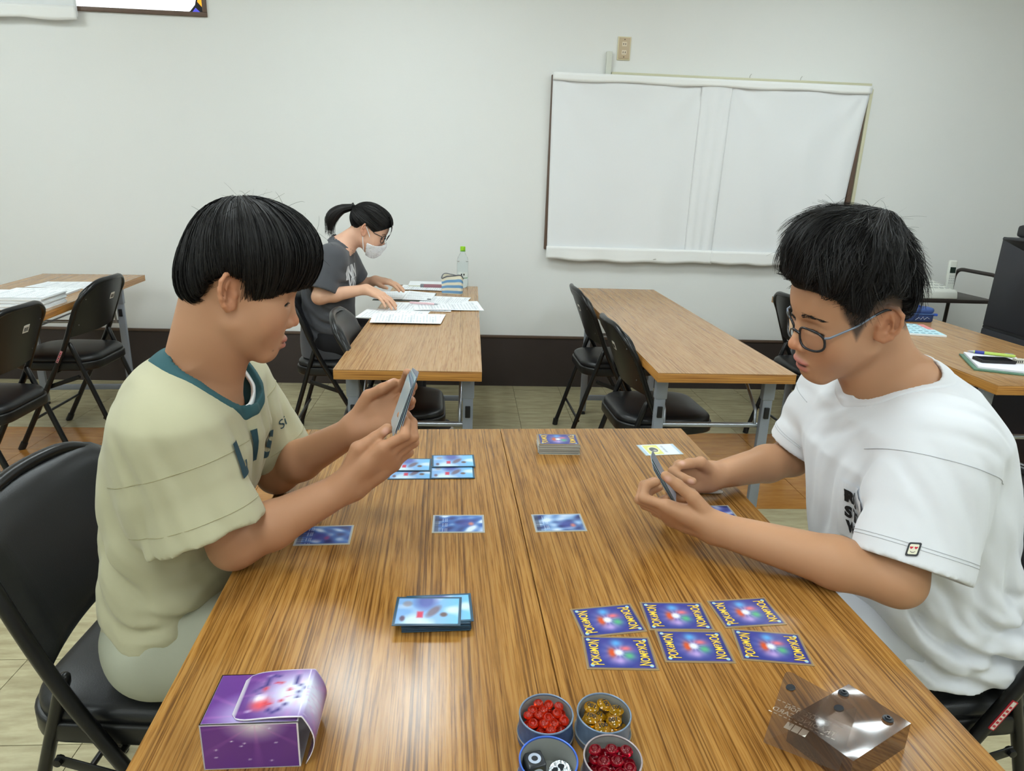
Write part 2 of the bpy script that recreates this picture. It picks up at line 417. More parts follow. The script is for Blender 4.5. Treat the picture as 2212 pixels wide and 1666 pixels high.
# large window frame hidden behind the white cloth
w2 = empty('window_2', (1.44, RY1, 0.90)); w2['kind'] = 'structure'; w2['label'] = 'brown framed window hidden behind a white cloth'
obj('window_frame', box_me('wf', (-0.955, -0.012, 0.50), (0.03, 0.024, 1.0), m_frame, bevel=0.003), w2)
obj('window_frame', box_me('wf', (0.935, -0.012, 0.50), (0.03, 0.024, 1.0), m_frame, bevel=0.003), w2)
obj('window_frame', box_me('wf', (-0.01, -0.012, 0.02), (1.86, 0.024, 0.03), m_frame, bevel=0.003), w2)
obj('window_frame', box_me('wf', (-0.01, -0.012, 0.99), (1.86, 0.024, 0.03), m_frame, bevel=0.003), w2)
obj('pane', box_me('pane', (-0.01, -0.006, 0.5), (1.85, 0.006, 0.95), mat('dark_pane', srgb(70, 62, 58), 0.3)), w2)
m_duct = mat('beige_duct', srgb(208, 205, 176), 0.45)
obj('side_moulding', box_me('sm', (0.968, -0.010, 0.50), (0.022, 0.020, 1.0), m_duct, bevel=0.003), w2)
cur = empty('cloth_curtain', (1.44, RY1-0.03, 0.86), 0, 'wide white cloth hung flat over the window beside the wall socket', 'curtain')
def cur_panel(name, x0, x1, **k):
    o = cloth_panel(name, x0-1.44, x1-1.44, 0.0, 1.045, 0.0, 0.0045, cur, **k); return o
cur_panel('left_panel', 0.475, 1.39, seed=3, lean0=0.012, lean1=0.0, sag=0.012)
cur_panel('right_panel', 1.53, 2.39, seed=5, lean0=-0.008, lean1=-0.07, sag=0.01)
o = cloth_panel('overlap_panel', 1.36-1.44, 1.545-1.44, 0.0, 1.04, -0.008, 0.003, cur, seed=9, lean1=-0.012, nx=16)
m_hem = mat('white_hem', srgb(244, 245, 244), 0.85, bump=(900, 0.15, 0.0006))
cloth_panel('hem', 0.482-1.44, 1.535-1.44, -0.018, 0.062, -0.020, 0.002, cur, seed=13, m=m_hem, nz=6, thick=0.006, sag=0.008)
cloth_panel('hem', 1.525-1.44, 2.33-1.44, -0.018, 0.06, -0.022, 0.002, cur, seed=14, m=m_hem, nz=6, thick=0.006, sag=0.006)
cloth_panel('top_band', 0.475-1.44, 2.395-1.44, 1.008, 1.052, -0.018, 0.001, cur, seed=15, m=m_hem, nz=4, thick=0.008)
rail = empty('cable_duct', (1.6, RY1, 1.92), 0, 'beige cable duct running along the top of the white cloth', 'cable duct')
obj('duct', box_me('duct', (0.01, -0.016, 0.0), (1.58, 0.022, 0.018), m_duct, bevel=0.003), rail)
obj('riser', box_me('riser', (-0.80, -0.014, 0.055), (0.032, 0.026, 0.125), mat('pale_duct', srgb(214, 216, 206), 0.45), bevel=0.003), rail)
for x in (0.05, 0.36): obj('hook', tube_me('hook', [(x, -0.012, 0.01), (x, -0.016, 0.022), (x+0.006, -0.02, 0.032)], 0.0018, mat('hook_steel', srgb(190, 190, 185), 0.3, 0.8), 6), rail)
# socket plate
m_plate = mat('tan_plate', srgb(196, 176, 146), 0.45); m_plate_rim = mat('cream_rim', srgb(222, 212, 178), 0.45)
so = empty('wall_socket', (0.886, RY1, 2.058), 0, 'tan double wall socket above the white cloth', 'socket')
obj('rim', box_me('rim', (0, -0.004, 0), (0.076, 0.008, 0.124), m_plate_rim, bevel=0.002), so)
obj('plate', box_me('plate', (0, -0.0095, 0), (0.064, 0.005, 0.112), m_plate, bevel=0.0015), so)
m_slot = mat('slot_dark', srgb(60, 45, 35), 0.6); m_ins = mat('socket_insert', srgb(228, 214, 190), 0.4)
for z in (0.022, -0.022):
    ins = obj('insert', box_me('insert', (0, -0.0125, z), (0.028, 0.003, 0.024), m_ins, bevel=0.001), so)
    for s in (-1, 1): obj('slot', box_me('slot', (s*0.006, -0.0143, z), (0.0035, 0.0012, 0.010), m_slot), ins)
for z in (0.046, -0.046): obj('screw', lathe_me('screw', [(0, -0.0008), (0.003, -0.0008), (0.003, 0.001), (0, 0.001)], m_slot, 10), so, (0, -0.0122, z), (math.pi/2, 0, 0))
# curtain over the high window (left)
c2 = empty('window_curtain', (-2.72, RY1-0.02, 2.06), 0, 'white cloth curtain hanging over the high corner window', 'curtain')
cloth_panel('cloth', -0.62, 0.57, 0.02, 0.64, -0.01, 0.005, c2, seed=21, lean1=0.01, nx=40)
cloth_panel('hem', -0.62, 0.575, 0.0, 0.07, -0.028, 0.002, c2, seed=22, m=m_hem, nz=5, thick=0.006)
# ================================================================== tables
m_wood_main = wood_mat('zebra_laminate', srgb(170, 125, 66), srgb(118, 78, 34), srgb(154, 108, 50), 130, 0.2, 0.7)
m_wood_far = wood_mat('oak_laminate', srgb(186, 147, 102), srgb(152, 110, 68), srgb(174, 133, 88), 120, 0.25, 0.4)
m_wood_edge = wood_mat('laminate_edge', srgb(190, 134, 62), srgb(120, 76, 32), srgb(170, 112, 48), 20, 0.35, 0.6)
m_steel = mat('grey_steel', srgb(142, 148, 158), 0.4, 0.25)
m_chrome = mat('dull_chrome', srgb(160, 165, 172), 0.28, 0.8)
m_black_pl = mat('black_plastic', srgb(22, 22, 24), 0.45)
def edge_mat(name, base, dark):
    m = bpy.data.materials.new(name); m.use_nodes = True; nt = m.node_tree; b = nt.nodes['Principled BSDF']
    tc = nt.nodes.new('ShaderNodeTexCoord'); mp = nt.nodes.new('ShaderNodeMapping'); mp.inputs['Scale'].default_value = (2.5, 2.5, 240)
    n = nt.nodes.new('ShaderNodeTexNoise'); n.inputs['Scale'].default_value = 1.6; n.inputs['Detail'].default_value = 4
    r = nt.nodes.new('ShaderNodeValToRGB'); r.color_ramp.elements[0].position = 0.38; r.color_ramp.elements[0].color = dark
    r.color_ramp.elements[1].position = 0.56; r.color_ramp.elements[1].color = base
    nt.links.new(tc.outputs['Object'], mp.inputs[0]); nt.links.new(mp.outputs[0], n.inputs['Vector'])
    nt.links.new(n.outputs['Fac'], r.inputs['Fac']); nt.links.new(r.outputs['Color'], b.inputs['Base Color'])
    b.inputs['Roughness'].default_value = 0.35
    return m
m_edge = edge_mat('banded_edge', srgb(198, 142, 70), srgb(146, 92, 40))
def table(label, x, y, rz, w, l, m_top, name='folding_table', H=0.70, group='folding tables'):
    """top from local (0..w, 0..l); origin = front-left corner on the floor"""
    e = empty(name, (x, y, 0), rz, label, 'table', group)
    th = 0.034
    obj('tabletop', box_me('tabletop', (w/2, l/2, H-0.001), (w, l, 0.002), m_top), e)
    obj('edge_band', box_me('edge_band', (w/2, l/2, H-0.002-th/2+0.001), (w-0.0004, l-0.0004, th-0.002), m_edge, bevel=0.0015), e)
    ly = (0.10, l-0.28)
    for yy in ly:
        for xx in (0.045, w-0.045):
            lg = obj('leg', box_me('leg', (xx, yy, (H-th)/2+0.008), (0.036, 0.022, H-th-0.022), m_steel, bevel=0.003), e)
            obj('foot', box_me('foot', (xx, yy, 0.006), (0.030, 0.026, 0.012), m_black_pl, bevel=0.003), lg)
            obj('bracket', box_me('bracket', (xx, yy, H-th-0.045), (0.043, 0.029, 0.085), m_steel, bevel=0.003), lg)
            obj('catch', box_me('catch', (xx, yy-0.013, 0.53), (0.018, 0.010, 0.042), m_black_pl, bevel=0.002), lg)
        obj('crossbar', tube_me('crossbar', [(0.06, yy+0.014, 0.475), (w-0.06, yy+0.014, 0.475)], 0.0095, m_chrome, 10), e)
        obj('low_bar', box_me('low_bar', (w/2, yy, 0.10), (w-0.09, 0.018, 0.03), m_steel, bevel=0.003), e) if yy == ly[1] else None
    for s, yy in ((1, ly[0]), (-1, ly[1])):
        for xx in (0.072, w-0.072):
            obj('brace', tube_me('brace', [(xx, yy+0.012*s, 0.475), (xx, yy+0.02*s, 0.53), (xx, yy+0.12*s, 0.60), (xx, yy+0.32*s, H-th-0.014)], 0.006, m_chrome, 8), e)
    # wire shelf under the top
    zs = H-th-0.055
    for k in range(5):
        xx = 0.10+(w-0.2)*k/4
        obj('shelf_bar', tube_me('shelf_bar', [(xx, 0.32, H-th), (xx, 0.33, zs), (xx, l-0.42, zs), (xx, l-0.41, H-th)], 0.004, m_chrome, 8), e)
    for yy in (0.33, l-0.42):
        obj('shelf_rail', tube_me('shelf_rail', [(0.085, yy, zs-0.007), (w-0.085, yy, zs-0.007)], 0.005, m_chrome, 8), e)
    return e
rzm = 0.0363
table('zebra wood folding table in front, left of the seam', -0.320, -0.24, rzm, 0.472, 1.83, m_wood_main, group='front tables')
table('zebra wood folding table in front, right of the seam', 0.1537, -0.2225, rzm, 0.472, 1.83, m_wood_main, group='front tables')
table('light wood folding table where the masked person studies', -0.432, 2.137, -0.004, 0.482, 1.84, m_wood_far, group='back tables')
table('empty light wood folding table below the white wall cloth', 0.644, 2.156, 0.004, 0.482, 1.86, m_wood_far, group='back tables')
table('light wood folding table on the far left with stacks of print-outs', -2.30, 2.36, 0.085, 0.55, 1.72, m_wood_far, group='back tables')
table('light wood folding table on the right with notebook and phone', 1.778, 2.065, -0.006, 0.58, 1.80, m_wood_far, group='back tables')

# ================================================================== folding chairs
m_ctube = mat('black_tube', srgb(16, 16, 17), 0.28)
m_vinyl = mat('black_vinyl', srgb(24, 25, 27), 0.36, bump=(420, 0.22, 0.0008))
m_pan = mat('black_pan', srgb(20, 20, 20), 0.35)
m_label = mat('label_paper', srgb(222, 216, 206), 0.6)
m_ink = mat('black_ink', srgb(25, 25, 28), 0.6)
m_pink = mat('pink_sticker', srgb(216, 150, 160), 0.5); m_redink = mat('red_ink', srgb(190, 40, 55), 0.5)
m_stud = mat('rivet', srgb(120, 120, 122), 0.3, 0.8)
def fr_pt(z, bend=True):
    """x of the main frame tube at height z"""
    return 0.205-0.535*z if z < 0.5 else 0.205-0.2675-(z-0.5)*0.40
def make_chair(sticker=True, pink=True, red=False):
    e = empty('folding_chair')
    W = 0.205
    prof = [(fr_pt(z), z) for z in (0.012, 0.25, 0.5, 0.62)]
    zt = 0.785; xt = fr_pt(zt)
    pts = [(x, -W, z) for x, z in prof]+[(fr_pt(0.70)-0.0, -W+0.004, 0.70), (xt, -W+0.02, zt-0.035), (xt-0.024, -W+0.09, zt+0.010), (xt-0.040, 0, zt+0.014), (xt-0.024, W-0.09, zt+0.010), (xt, W-0.02, zt-0.035), (fr_pt(0.70), W-0.004, 0.70)]+[(x, W, z) for x, z in prof[::-1]]
    obj('frame_tube', tube_me('frame_tube', fillet(pts, 0.06, 5), 0.0115, m_ctube, 10), e)
    # backrest: padded curved shell between the tubes
    z0, z1 = 0.545, zt+0.008
    nu, nv = 22, 14
    def shell(off0, off1, mtl, name, inset, zlo, zhi, puff):
        vs_, fs = [], []
        for side in (0, 1):
            for j in range(nv):
                v = j/(nv-1); z = zlo+(zhi-zlo)*v
                for i in range(nu):
                    u = -1+2*i/(nu-1)
                    half = (W-inset)
                    c = 0.075   # rounded top corners
                    zz = z
                    top = zhi - (1-math.sqrt(max(0, 1-max(0, (abs(u)*half-(half-c))/c)**2)))*c
                    bot = zlo + 0.014*(1-u*u)*0 + 0.03*(1-abs(u))**0.5*0.0
                    zz = bot+(top-bot)*v
                    x = fr_pt(zz)-0.004 - 0.030*(1-u*u)
                    edge = min(1.0, (1-abs(u))*7)*min(1.0, min(v, 1-v)*9)
                    x += (off1+puff*math.sqrt(edge)) if side else off0
                    vs_.append((x, u*half, zz))
        n = nu*nv
        for j in range(nv-1):
            for i in range(nu-1):
                a = j*nu+i; fs.append((a, a+nu, a+nu+1, a+1)); fs.append((n+a, n+a+1, n+a+nu+1, n+a+nu))
        rim = list(range(nu))+[j*nu+nu-1 for j in range(1, nv)]+[(nv-1)*nu+i for i in range(nu-2, -1, -1)]+[j*nu for j in range(nv-2, 0, -1)]
        for a, b in zip(rim, rim[1:]+rim[:1]): fs.append((a, b, b+n, a+n))
        me = me_from(name, vs_, fs, mtl, True); me.set_sharp_from_angle(angle=math.radians(50))
        return obj(name, me, e)
    shell(-0.006, 0.004, m_pan, 'back_plate', 0.010, z0+0.004, z1-0.004, 0.0)
    shell(0.004, 0.006, m_vinyl, 'back_pad', 0.008, z0, z1, 0.020)
    for sy in (-1, 1):
        for zz in (0.60, 0.72):
            obj('rivet', lathe_me('rivet', [(0, 0.002), (0.003, 0.0015), (0.004, 0)], m_stud, 8), e, (fr_pt(zz)-0.018, sy*0.165, zz), (0, -math.pi/2, 0))
    # seat
    def seat_outline(g):
        f, b = 0.215+g, -0.175-g
        pts = [(f, -0.155-g), (f, 0.155+g), (0.1, 0.195+g), (b+0.05, 0.185+g), (b, 0.13+g), (b, -0.13-g), (b+0.05, -0.185-g), (0.1, -0.195-g)]
        out = []
        n = len(pts)
        for i in range(n):
            a, b_, c = Vector(pts[i-1]), Vector(pts[i]), Vector(pts[(i+1) % n])
            u, v = (a-b_), (c-b_); d = min(0.055, u.length*0.48, v.length*0.48)
            p0, p1 = b_+u.normalized()*d, b_+v.normalized()*d
            for k in range(5):
                t_ = k/4; q = p0*(1-t_)**2+b_*2*t_*(1-t_)+p1*t_**2; out.append((q.x, q.y))
        return out
    pan = obj('seat_pan', prism_me('seat_pan', seat_outline(0.0), 0.040, m_pan, 0.006, z0=0.385), e)
    # cushion: domed
    ol = seat_outline(-0.006); n = len(ol); vs_, fs = [], []
    ringz = [(1.0, 0.424), (1.0, 0.436), (0.985, 0.444), (0.95, 0.450), (0.85, 0.455), (0.6, 0.459), (0.3, 0.461)]
    for s, z in ringz:
        for x, y in ol: vs_.append((0.02+(x-0.02)*s, y*s, z))
    vs_.append((0.02, 0, 0.4615))
    for r_ in range(len(ringz)-1):
        for k in range(n): fs.append((r_*n+k, r_*n+(k+1) % n, (r_+1)*n+(k+1) % n, (r_+1)*n+k))
    for k in range(n): fs.append(((len(ringz)-1)*n+k, (len(ringz)-1)*n+(k+1) % n, len(vs_)-1))
    fs.append(tuple(range(n))[::-1])
    obj('seat_pad', me_from('seat_pad', vs_, fs, m_vinyl, True), e)
    # rear legs, cross bars, links
    for sy in (-1, 1):
        y = sy*(W-0.026)
        lg = obj('rear_leg', tube_me('rear_leg', [(fr_pt(0.515)-0.003, y, 0.520), (fr_pt(0.515)-0.005, y, 0.516), (fr_pt(0.515)-0.009, y, 0.506), (fr_pt(0.515)-0.022, y, 0.47), (-0.235, y, 0.012)], [0.003, 0.0085, 0.0112, 0.0110, 0.0110], m_ctube, 10), e)
        obj('rubber_foot', tube_me('rubber_foot', [(-0.231, y, 0.035), (-0.236, y, 0.0)], 0.0145, m_black_pl, 10), lg)
        ff = obj('rubber_foot', tube_me('rubber_foot', [(fr_pt(0.035), sy*W, 0.035), (fr_pt(0.0)+0.001, sy*W, 0.0)], 0.0148, m_black_pl, 10), e)
        bx = Vector((-0.105, sy*(W-0.012), 0.36)); fx = Vector((fr_pt(0.30)+0.003, sy*(W-0.012), 0.305))
        d = fx-bx; ang = math.atan2(-d.z, d.x)
        lk = obj('link', box_me('link', (0, 0, 0), (d.length, 0.004, 0.020), m_pan, bevel=0.0018), e, tuple((bx+fx)/2), (0, ang, 0))
        for q in (-1, 1): obj('pivot', lathe_me('pivot', [(0, 0.006), (0.007, 0.005), (0.008, 0), (0.008, -0.008)], m_pan, 10), lk, (q*d.length*0.46, sy*0.003, 0), (-sy*math.pi/2, 0, 0))
    obj('crossbar', tube_me('crossbar', [(-0.180, -W+0.026, 0.15), (-0.180, W-0.026, 0.15)], 0.0065, m_ctube, 8), e)
    obj('crossbar', tube_me('crossbar', [(fr_pt(0.15), -W, 0.15), (fr_pt(0.15), W, 0.15)], 0.0065, m_ctube, 8), e)
    obj('crossbar', tube_me('crossbar', [(fr_pt(0.375), -W, 0.375), (fr_pt(0.375), W, 0.375)], 0.0065, m_ctube, 8), e)
    if sticker:
        # white inventory sticker with bars on the back plate
        zc = 0.705; tilt = math.atan(0.40)
        st = obj('barcode_sticker', box_me('barcode_sticker', (0, 0, 0), (0.0012, 0.036, 0.032), m_label), e, (fr_pt(zc)-0.0405+0.0015, -0.045, zc), (0, -tilt, 0))
        for k, w in enumerate((2, 1, 1.5, 1, 2, 1, 1.4)):
            obj('bar', box_me('bar', (-0.0008, -0.0115+k*0.0038, -0.002), (0.0006, 0.0011*w, 0.017), m_ink), st)
    if pink:
        zc = 0.46
        o = obj('warning_sticker', box_me('warning_sticker', (0, 0, 0), (0.010, 0.0022, 0.062), m_label if red else m_pink), e, (fr_pt(zc)+0.001, W+0.0108, zc), (0, -math.atan(0.535), math.pi) if False else (0, -math.atan(0.535), 0))
        if red:
            for q in (-1, 1): obj('border', box_me('border', (q*0.0052, 0.0003, 0), (0.0016, 0.0022, 0.064), m_redink), o)
            for q in (-1, 1): obj('border', box_me('border', (0, 0.0003, q*0.0315), (0.012, 0.0022, 0.0016), m_redink), o)
        for k in range(6): obj('print', box_me('print', (0, 0.0012, -0.024+k*0.0085), (0.0052, 0.0006, 0.0045), m_redink if (red or k % 2) else m_ink), o)
    return e
chair0 = make_chair(); ch_used = [False]
chair_red = make_chair(red=True)
def chair(label, x, y, facing_deg, group='folding chairs', own=None):
    """x,y = centre of the seat on the floor, facing = direction the sitter looks, degrees from +X"""
    if own is not None: c = own
    else:
        c = chair0 if not ch_used[0] else copy_tree(chair0); ch_used[0] = True
    c.location = (x, y, 0); c.rotation_euler = (0, 0, math.radians(facing_deg)); tag(c, label, 'chair', group); return c
chair('black padded folding chair under the person in the cream T-shirt', -0.56, 1.125, -2)
chair('black padded folding chair under the person in the white T-shirt', 0.875, 1.10, 181, own=chair_red)
chair('black folding chair at the left picture edge beside the print-out table', -1.85, 2.57, 181)
chair('black folding chair at the print-out table, nearer to the dark wainscot', -1.91, 3.34, 181)
chair('black folding chair under the person with the ponytail', -0.645, 3.32, 2)
chair('black folding chair pushed under the masked person\'s table, at its near end', -0.30, 2.60, 3)
chair('black folding chair at the empty table, closer to the back wall', 0.74, 3.38, 2)
chair('black folding chair at the empty table, nearer one with barcode', 0.75, 2.58, 3)
chair('black folding chair behind the face of the person in white', 1.80, 3.28, 3)
# ================================================================== sculpting kit: smooth distance fields -> one continuous mesh
F32 = np.float32
def A3(v): return np.array([v[0], v[1], v[2]], F32)
def smin(a, b, k):
    h = np.clip(0.5+0.5*(b-a)/k, 0, 1); return b+(a-b)*h-k*h*(1-h)
def smax(a, b, k): return -smin(-a, -b, k)
def d_cap(p, a, b, ra, rb):
    a = A3(a); b = A3(b); ba = b-a; L2 = max(float(ba@ba), 1e-12)
    t = np.clip(((p-a)@ba)/L2, 0, 1)
    return np.linalg.norm(p-a-t[:, None]*ba, axis=1)-(ra+(rb-ra)*t)
def d_ell(p, c, r, R=None):
    q = p-A3(c)
    if R is not None: q = q@np.asarray(R, F32)      # R columns = local axes
    r = A3(r); k0 = np.linalg.norm(q/r, axis=1); k1 = np.linalg.norm(q/(r*r), axis=1)
    return k0*(k0-1.0)/np.maximum(k1, 1e-6)
def axes(e1, e2h):
    """orthonormal frame with first column e1, second near e2h"""
    e1 = np.array(e1, float); e1 /= np.linalg.norm(e1); e2 = np.array(e2h, float); e2 -= e1*(e1@e2); e2 /= np.linalg.norm(e2)
    return np.stack([e1, e2, np.cross(e1, e2)], 1)
class Group:
    """prims evaluated only near their bounds"""
    def __init__(s, fn, lo, hi, k=0.02): s.fn, s.lo, s.hi, s.k = fn, np.array(lo, F32), np.array(hi, F32), k
def eval_groups(groups, p, far=0.06):
    d = np.full(len(p), 1e3, F32)
    for g in groups:
        ex = np.maximum(np.maximum(g.lo-p, p-g.hi), 0); bd = np.linalg.norm(ex, axis=1)
        near = bd < far
        dd = np.maximum(bd, far).astype(F32)
        if near.any(): dd[near] = g.fn(p[near])
        both = near & (d < far*2)
        d = np.where(both, smin(d, dd, g.k), np.minimum(d, dd))
    return d
def mesh_sdf(fn, lo, hi, vox, B=14, slack=1.35):
    lo = np.array(lo, float); hi = np.array(hi, float)
    nb = np.ceil((hi-lo)/(vox*B)).astype(int); n = nb*B+1
    cs = [lo[i]+(np.arange(nb[i])+0.5)*B*vox for i in range(3)]
    C = np.stack(np.meshgrid(*cs, indexing='ij'), -1).reshape(-1, 3).astype(F32)
    dc = fn(C)
    G = np.where(dc < 0, F32(-1), F32(1)).reshape(nb)
    grid = np.repeat(np.repeat(np.repeat(G, B, 0), B, 1), B, 2)
    grid = np.pad(grid, ((0, 1),)*3, mode='edge').astype(F32)
    act = np.argwhere((np.abs(dc) < slack*B*vox*0.87+0.004).reshape(nb))
    o = np.arange(B+1)
    off = np.stack(np.meshgrid(o, o, o, indexing='ij'), -1).reshape(-1, 3)
    CH = 120
    for s in range(0, len(act), CH):
        a = act[s:s+CH]*B
        idx = (a[:, None, :]+off[None]).reshape(-1, 3)
        v = fn((lo+idx*vox).astype(F32))
        grid[idx[:, 0], idx[:, 1], idx[:, 2]] = v
    s = grid < 0
    cnt = np.zeros(n-1, np.int8)
    for dx in (0, 1):
        for dy in (0, 1):
            for dz in (0, 1): cnt += s[dx:n[0]-1+dx, dy:n[1]-1+dy, dz:n[2]-1+dz]
    cells = np.argwhere((cnt > 0) & (cnt < 8))
    vid = np.full(n-1, -1, np.int32); vid[cells[:, 0], cells[:, 1], cells[:, 2]] = np.arange(len(cells))
    acc = np.zeros((len(cells), 3)); w = np.zeros(len(cells))
    corners = [(x, y, z) for x in (0, 1) for y in (0, 1) for z in (0, 1)]
    val = {c: grid[cells[:, 0]+c[0], cells[:, 1]+c[1], cells[:, 2]+c[2]] for c in corners}
    for c in corners:
        for ax in range(3):
            if c[ax]: continue
            c2 = list(c); c2[ax] = 1; c2 = tuple(c2)
            a, b = val[c], val[c2]; m = (a < 0) != (b < 0)
            t = np.where(m, a/np.where(m, a-b, 1), 0)
            pos = np.tile(np.array(c, float), (len(cells), 1)); pos[:, ax] = t
            acc[m] += pos[m]; w += m
    V = lo+(cells+acc/w[:, None])*vox
    faces = []
    for ax in range(3):
        u, v = (ax+1) % 3, (ax+2) % 3
        sl = [slice(None)]*3; sl2 = [slice(None)]*3
        sl[ax] = slice(0, n[ax]-1); sl2[ax] = slice(1, n[ax])
        e = s[tuple(sl)] != s[tuple(sl2)]
        E = np.argwhere(e); E = E[(E[:, u] > 0) & (E[:, v] > 0) & (E[:, u] < n[u]-1) & (E[:, v] < n[v]-1)]
        def cell(du, dv):
            q = E.copy(); q[:, u] -= du; q[:, v] -= dv; return vid[q[:, 0], q[:, 1], q[:, 2]]
        q = np.stack([cell(1, 1), cell(0, 1), cell(0, 0), cell(1, 0)], 1)
        inside = s[E[:, 0], E[:, 1], E[:, 2]]
        q[~inside] = q[~inside][:, ::-1]
        faces.append(q)
    F = np.concatenate(faces); F = F[(F >= 0).all(1)]
    return V, F
def relax(V, F, it=1, lam=0.5):
    for _ in range(it):
        acc = np.zeros_like(V); w = np.zeros(len(V))
        for k in range(4):
            a, b = F[:, k], F[:, (k+1) % 4]
            np.add.at(acc, a, V[b]); np.add.at(w, a, 1); np.add.at(acc, b, V[a]); np.add.at(w, b, 1)
        V = V+lam*(acc/np.maximum(w, 1)[:, None]-V)
    return V
def sculpt(name, V, F, material, base, parent, rgb=None):
    me = bpy.data.meshes.new(name)
    V = V-np.array(base)
    me.vertices.add(len(V)); me.vertices.foreach_set('co', V.astype(F32).ravel())
    me.loops.add(len(F)*4); me.loops.foreach_set('vertex_index', F.astype(np.int32).ravel())
    me.polygons.add(len(F)); me.polygons.foreach_set('loop_start', np.arange(0, len(F)*4, 4, dtype=np.int32))
    try: me.polygons.foreach_set('loop_total', np.full(len(F), 4, np.int32))
    except Exception: pass
    me.polygons.foreach_set('use_smooth', np.ones(len(F), bool))
    me.update(calc_edges=True); me.validate()
    me.materials.append(material)
    if rgb is not None: set_colors(me, rgb)
    return obj(name, me, parent)
def bvh_of(V, F): return BVHTree.FromPolygons([tuple(v) for v in V], [tuple(f) for f in F])

# ------------------------------------------------------------------ head (local: x forward, y left, z up, origin between the ear canals)
EAR_C = np.array([-0.006, 0.0725, 0.004])
_f, _t = math.radians(28), math.radians(12)
_e1 = np.array([math.cos(_f), -math.sin(_f), 0]); _e3 = np.array([math.sin(_f), math.cos(_f), 0]); _e2 = np.array([0, 0, 1.0])
_u = _e1*math.cos(_t)+_e2*math.sin(_t); _v = _e2*math.cos(_t)-_e1*math.sin(_t)
EAR_R = np.stack([_u, _v, _e3], 1)
HELIX = [(.004, .002, .001), (.012, .012, .002), (.012, .024, .003), (.003, .032, .005), (-.008, .031, .0085), (-.0165, .022, .0115), (-.0185, .008, .0125), (-.0165, -.006, .0115), (-.011, -.018, .009), (-.003, -.026, .006), (.005, -.024, .003), (.008, -.016, .002)]
def ear_sdf(qa):
    e = ((qa-A3(EAR_C))@EAR_R.astype(F32))
    d = d_ell(e, (-.004, .002, .003), (.0155, .028, .0035))
    for i in range(len(HELIX)-1):
        r0 = .0034 if i < 8 else .0048
        d = smin(d, d_cap(e, HELIX[i], HELIX[i+1], r0, r0), .0025)
    an = [(-.003, .020, .006), (-.0095, .008, .0085), (-.008, -.006, .008), (-.001, -.015, .005)]
    for i in range(3): d = smin(d, d_cap(e, an[i], an[i+1], .0032, .0032), .003)
    d = smax(d, -d_ell(e, (.0010, -.001, .0085), (.0085, .0125, .0095)), .0025)
    d = smax(d, -d_ell(e, (-.0125, .008, .0125), (.0030, .0120, .0050)), .002)
    d = smin(d, d_ell(e, (.0095, -.003, .005), (.0042, .006, .0045)), .003)
    d = smin(d, d_cap(e, (.004, -.020, 0), (.006, .02, -.003), .007, .007), .006)
    return d
def head_sdf(q, o):
    qa = q.copy(); qa[:, 1] = np.abs(qa[:, 1])
    d = d_ell(q, (.007, 0, .042), (.088, .075, .086))
    d = smin(d, d_ell(q, (.038, 0, -.016), (.053, .059, .078)), .03)
    d = smin(d, d_ell(q, (.050, 0, .042), (.046, .060, .046)), .02)
    d = smin(d, d_cap(qa, (.012, .050, -.046), (.066, .018, -.096), .015, .014), .028)
    d = smin(d, d_ell(q, (.074, 0, -.093), (.016, .021, .0165)), .016)
    d = smin(d, d_ell(qa, (.056, .034, -.028), (.028, .029, .033)), .034)
    d = smin(d, d_ell(q, (.073, 0, -.063), (.019, .028, .026)), .026)
    d = smin(d, d_cap(qa, (.087, .010, .024), (.074, .048, .020), .0055, .004), .012)
    # eye sockets, eyeball bulge with lids
    d = smax(d, -d_ell(qa, (.100, .031, .008), (.0135, .018, .0085)), .012)
    d = smin(d, d_ell(qa, (.0725, .0315, .006), (.0135, .0165, .0125)), .004)
    so = o.get('slit', (.0005, .0015))
    d = smax(d, -d_ell(qa, (.0845, .0335, so[0]), (.0095, .0145, so[1])), .0012)
    # nose
    d = smin(d, d_cap(q, (.083, 0, .016), (.1035, 0, -.026), .007, .0088), .013)
    d = smin(d, d_ell(q, (.1055, 0, -.031), (.0100, .0105, .0090)), .006)
    d = smin(d, d_ell(qa, (.0960, .0115, -.0355), (.0105, .0075, .0080)), .005)
    d = smax(d, -d_ell(qa, (.1020, .0060, -.0435), (.0050, .0032, .0040)), .002)
    # lips
    op = o.get('open', 0.0)
    d = smin(d, d_ell(q, (.0945, 0, -.0635), (.0088, .0215, .0054)), .0045)
    d = smin(d, d_ell(q, (.0935-op, 0, -.0745-op), (.0094, .0185, .0070)), .0045)
    d = smax(d, -d_ell(q, (.104, 0, -.0690-op*.5), (.0075, .0200, .0012+op*.5)), .0022)
    d = smin(d, ear_sdf(qa), .004)
    return d
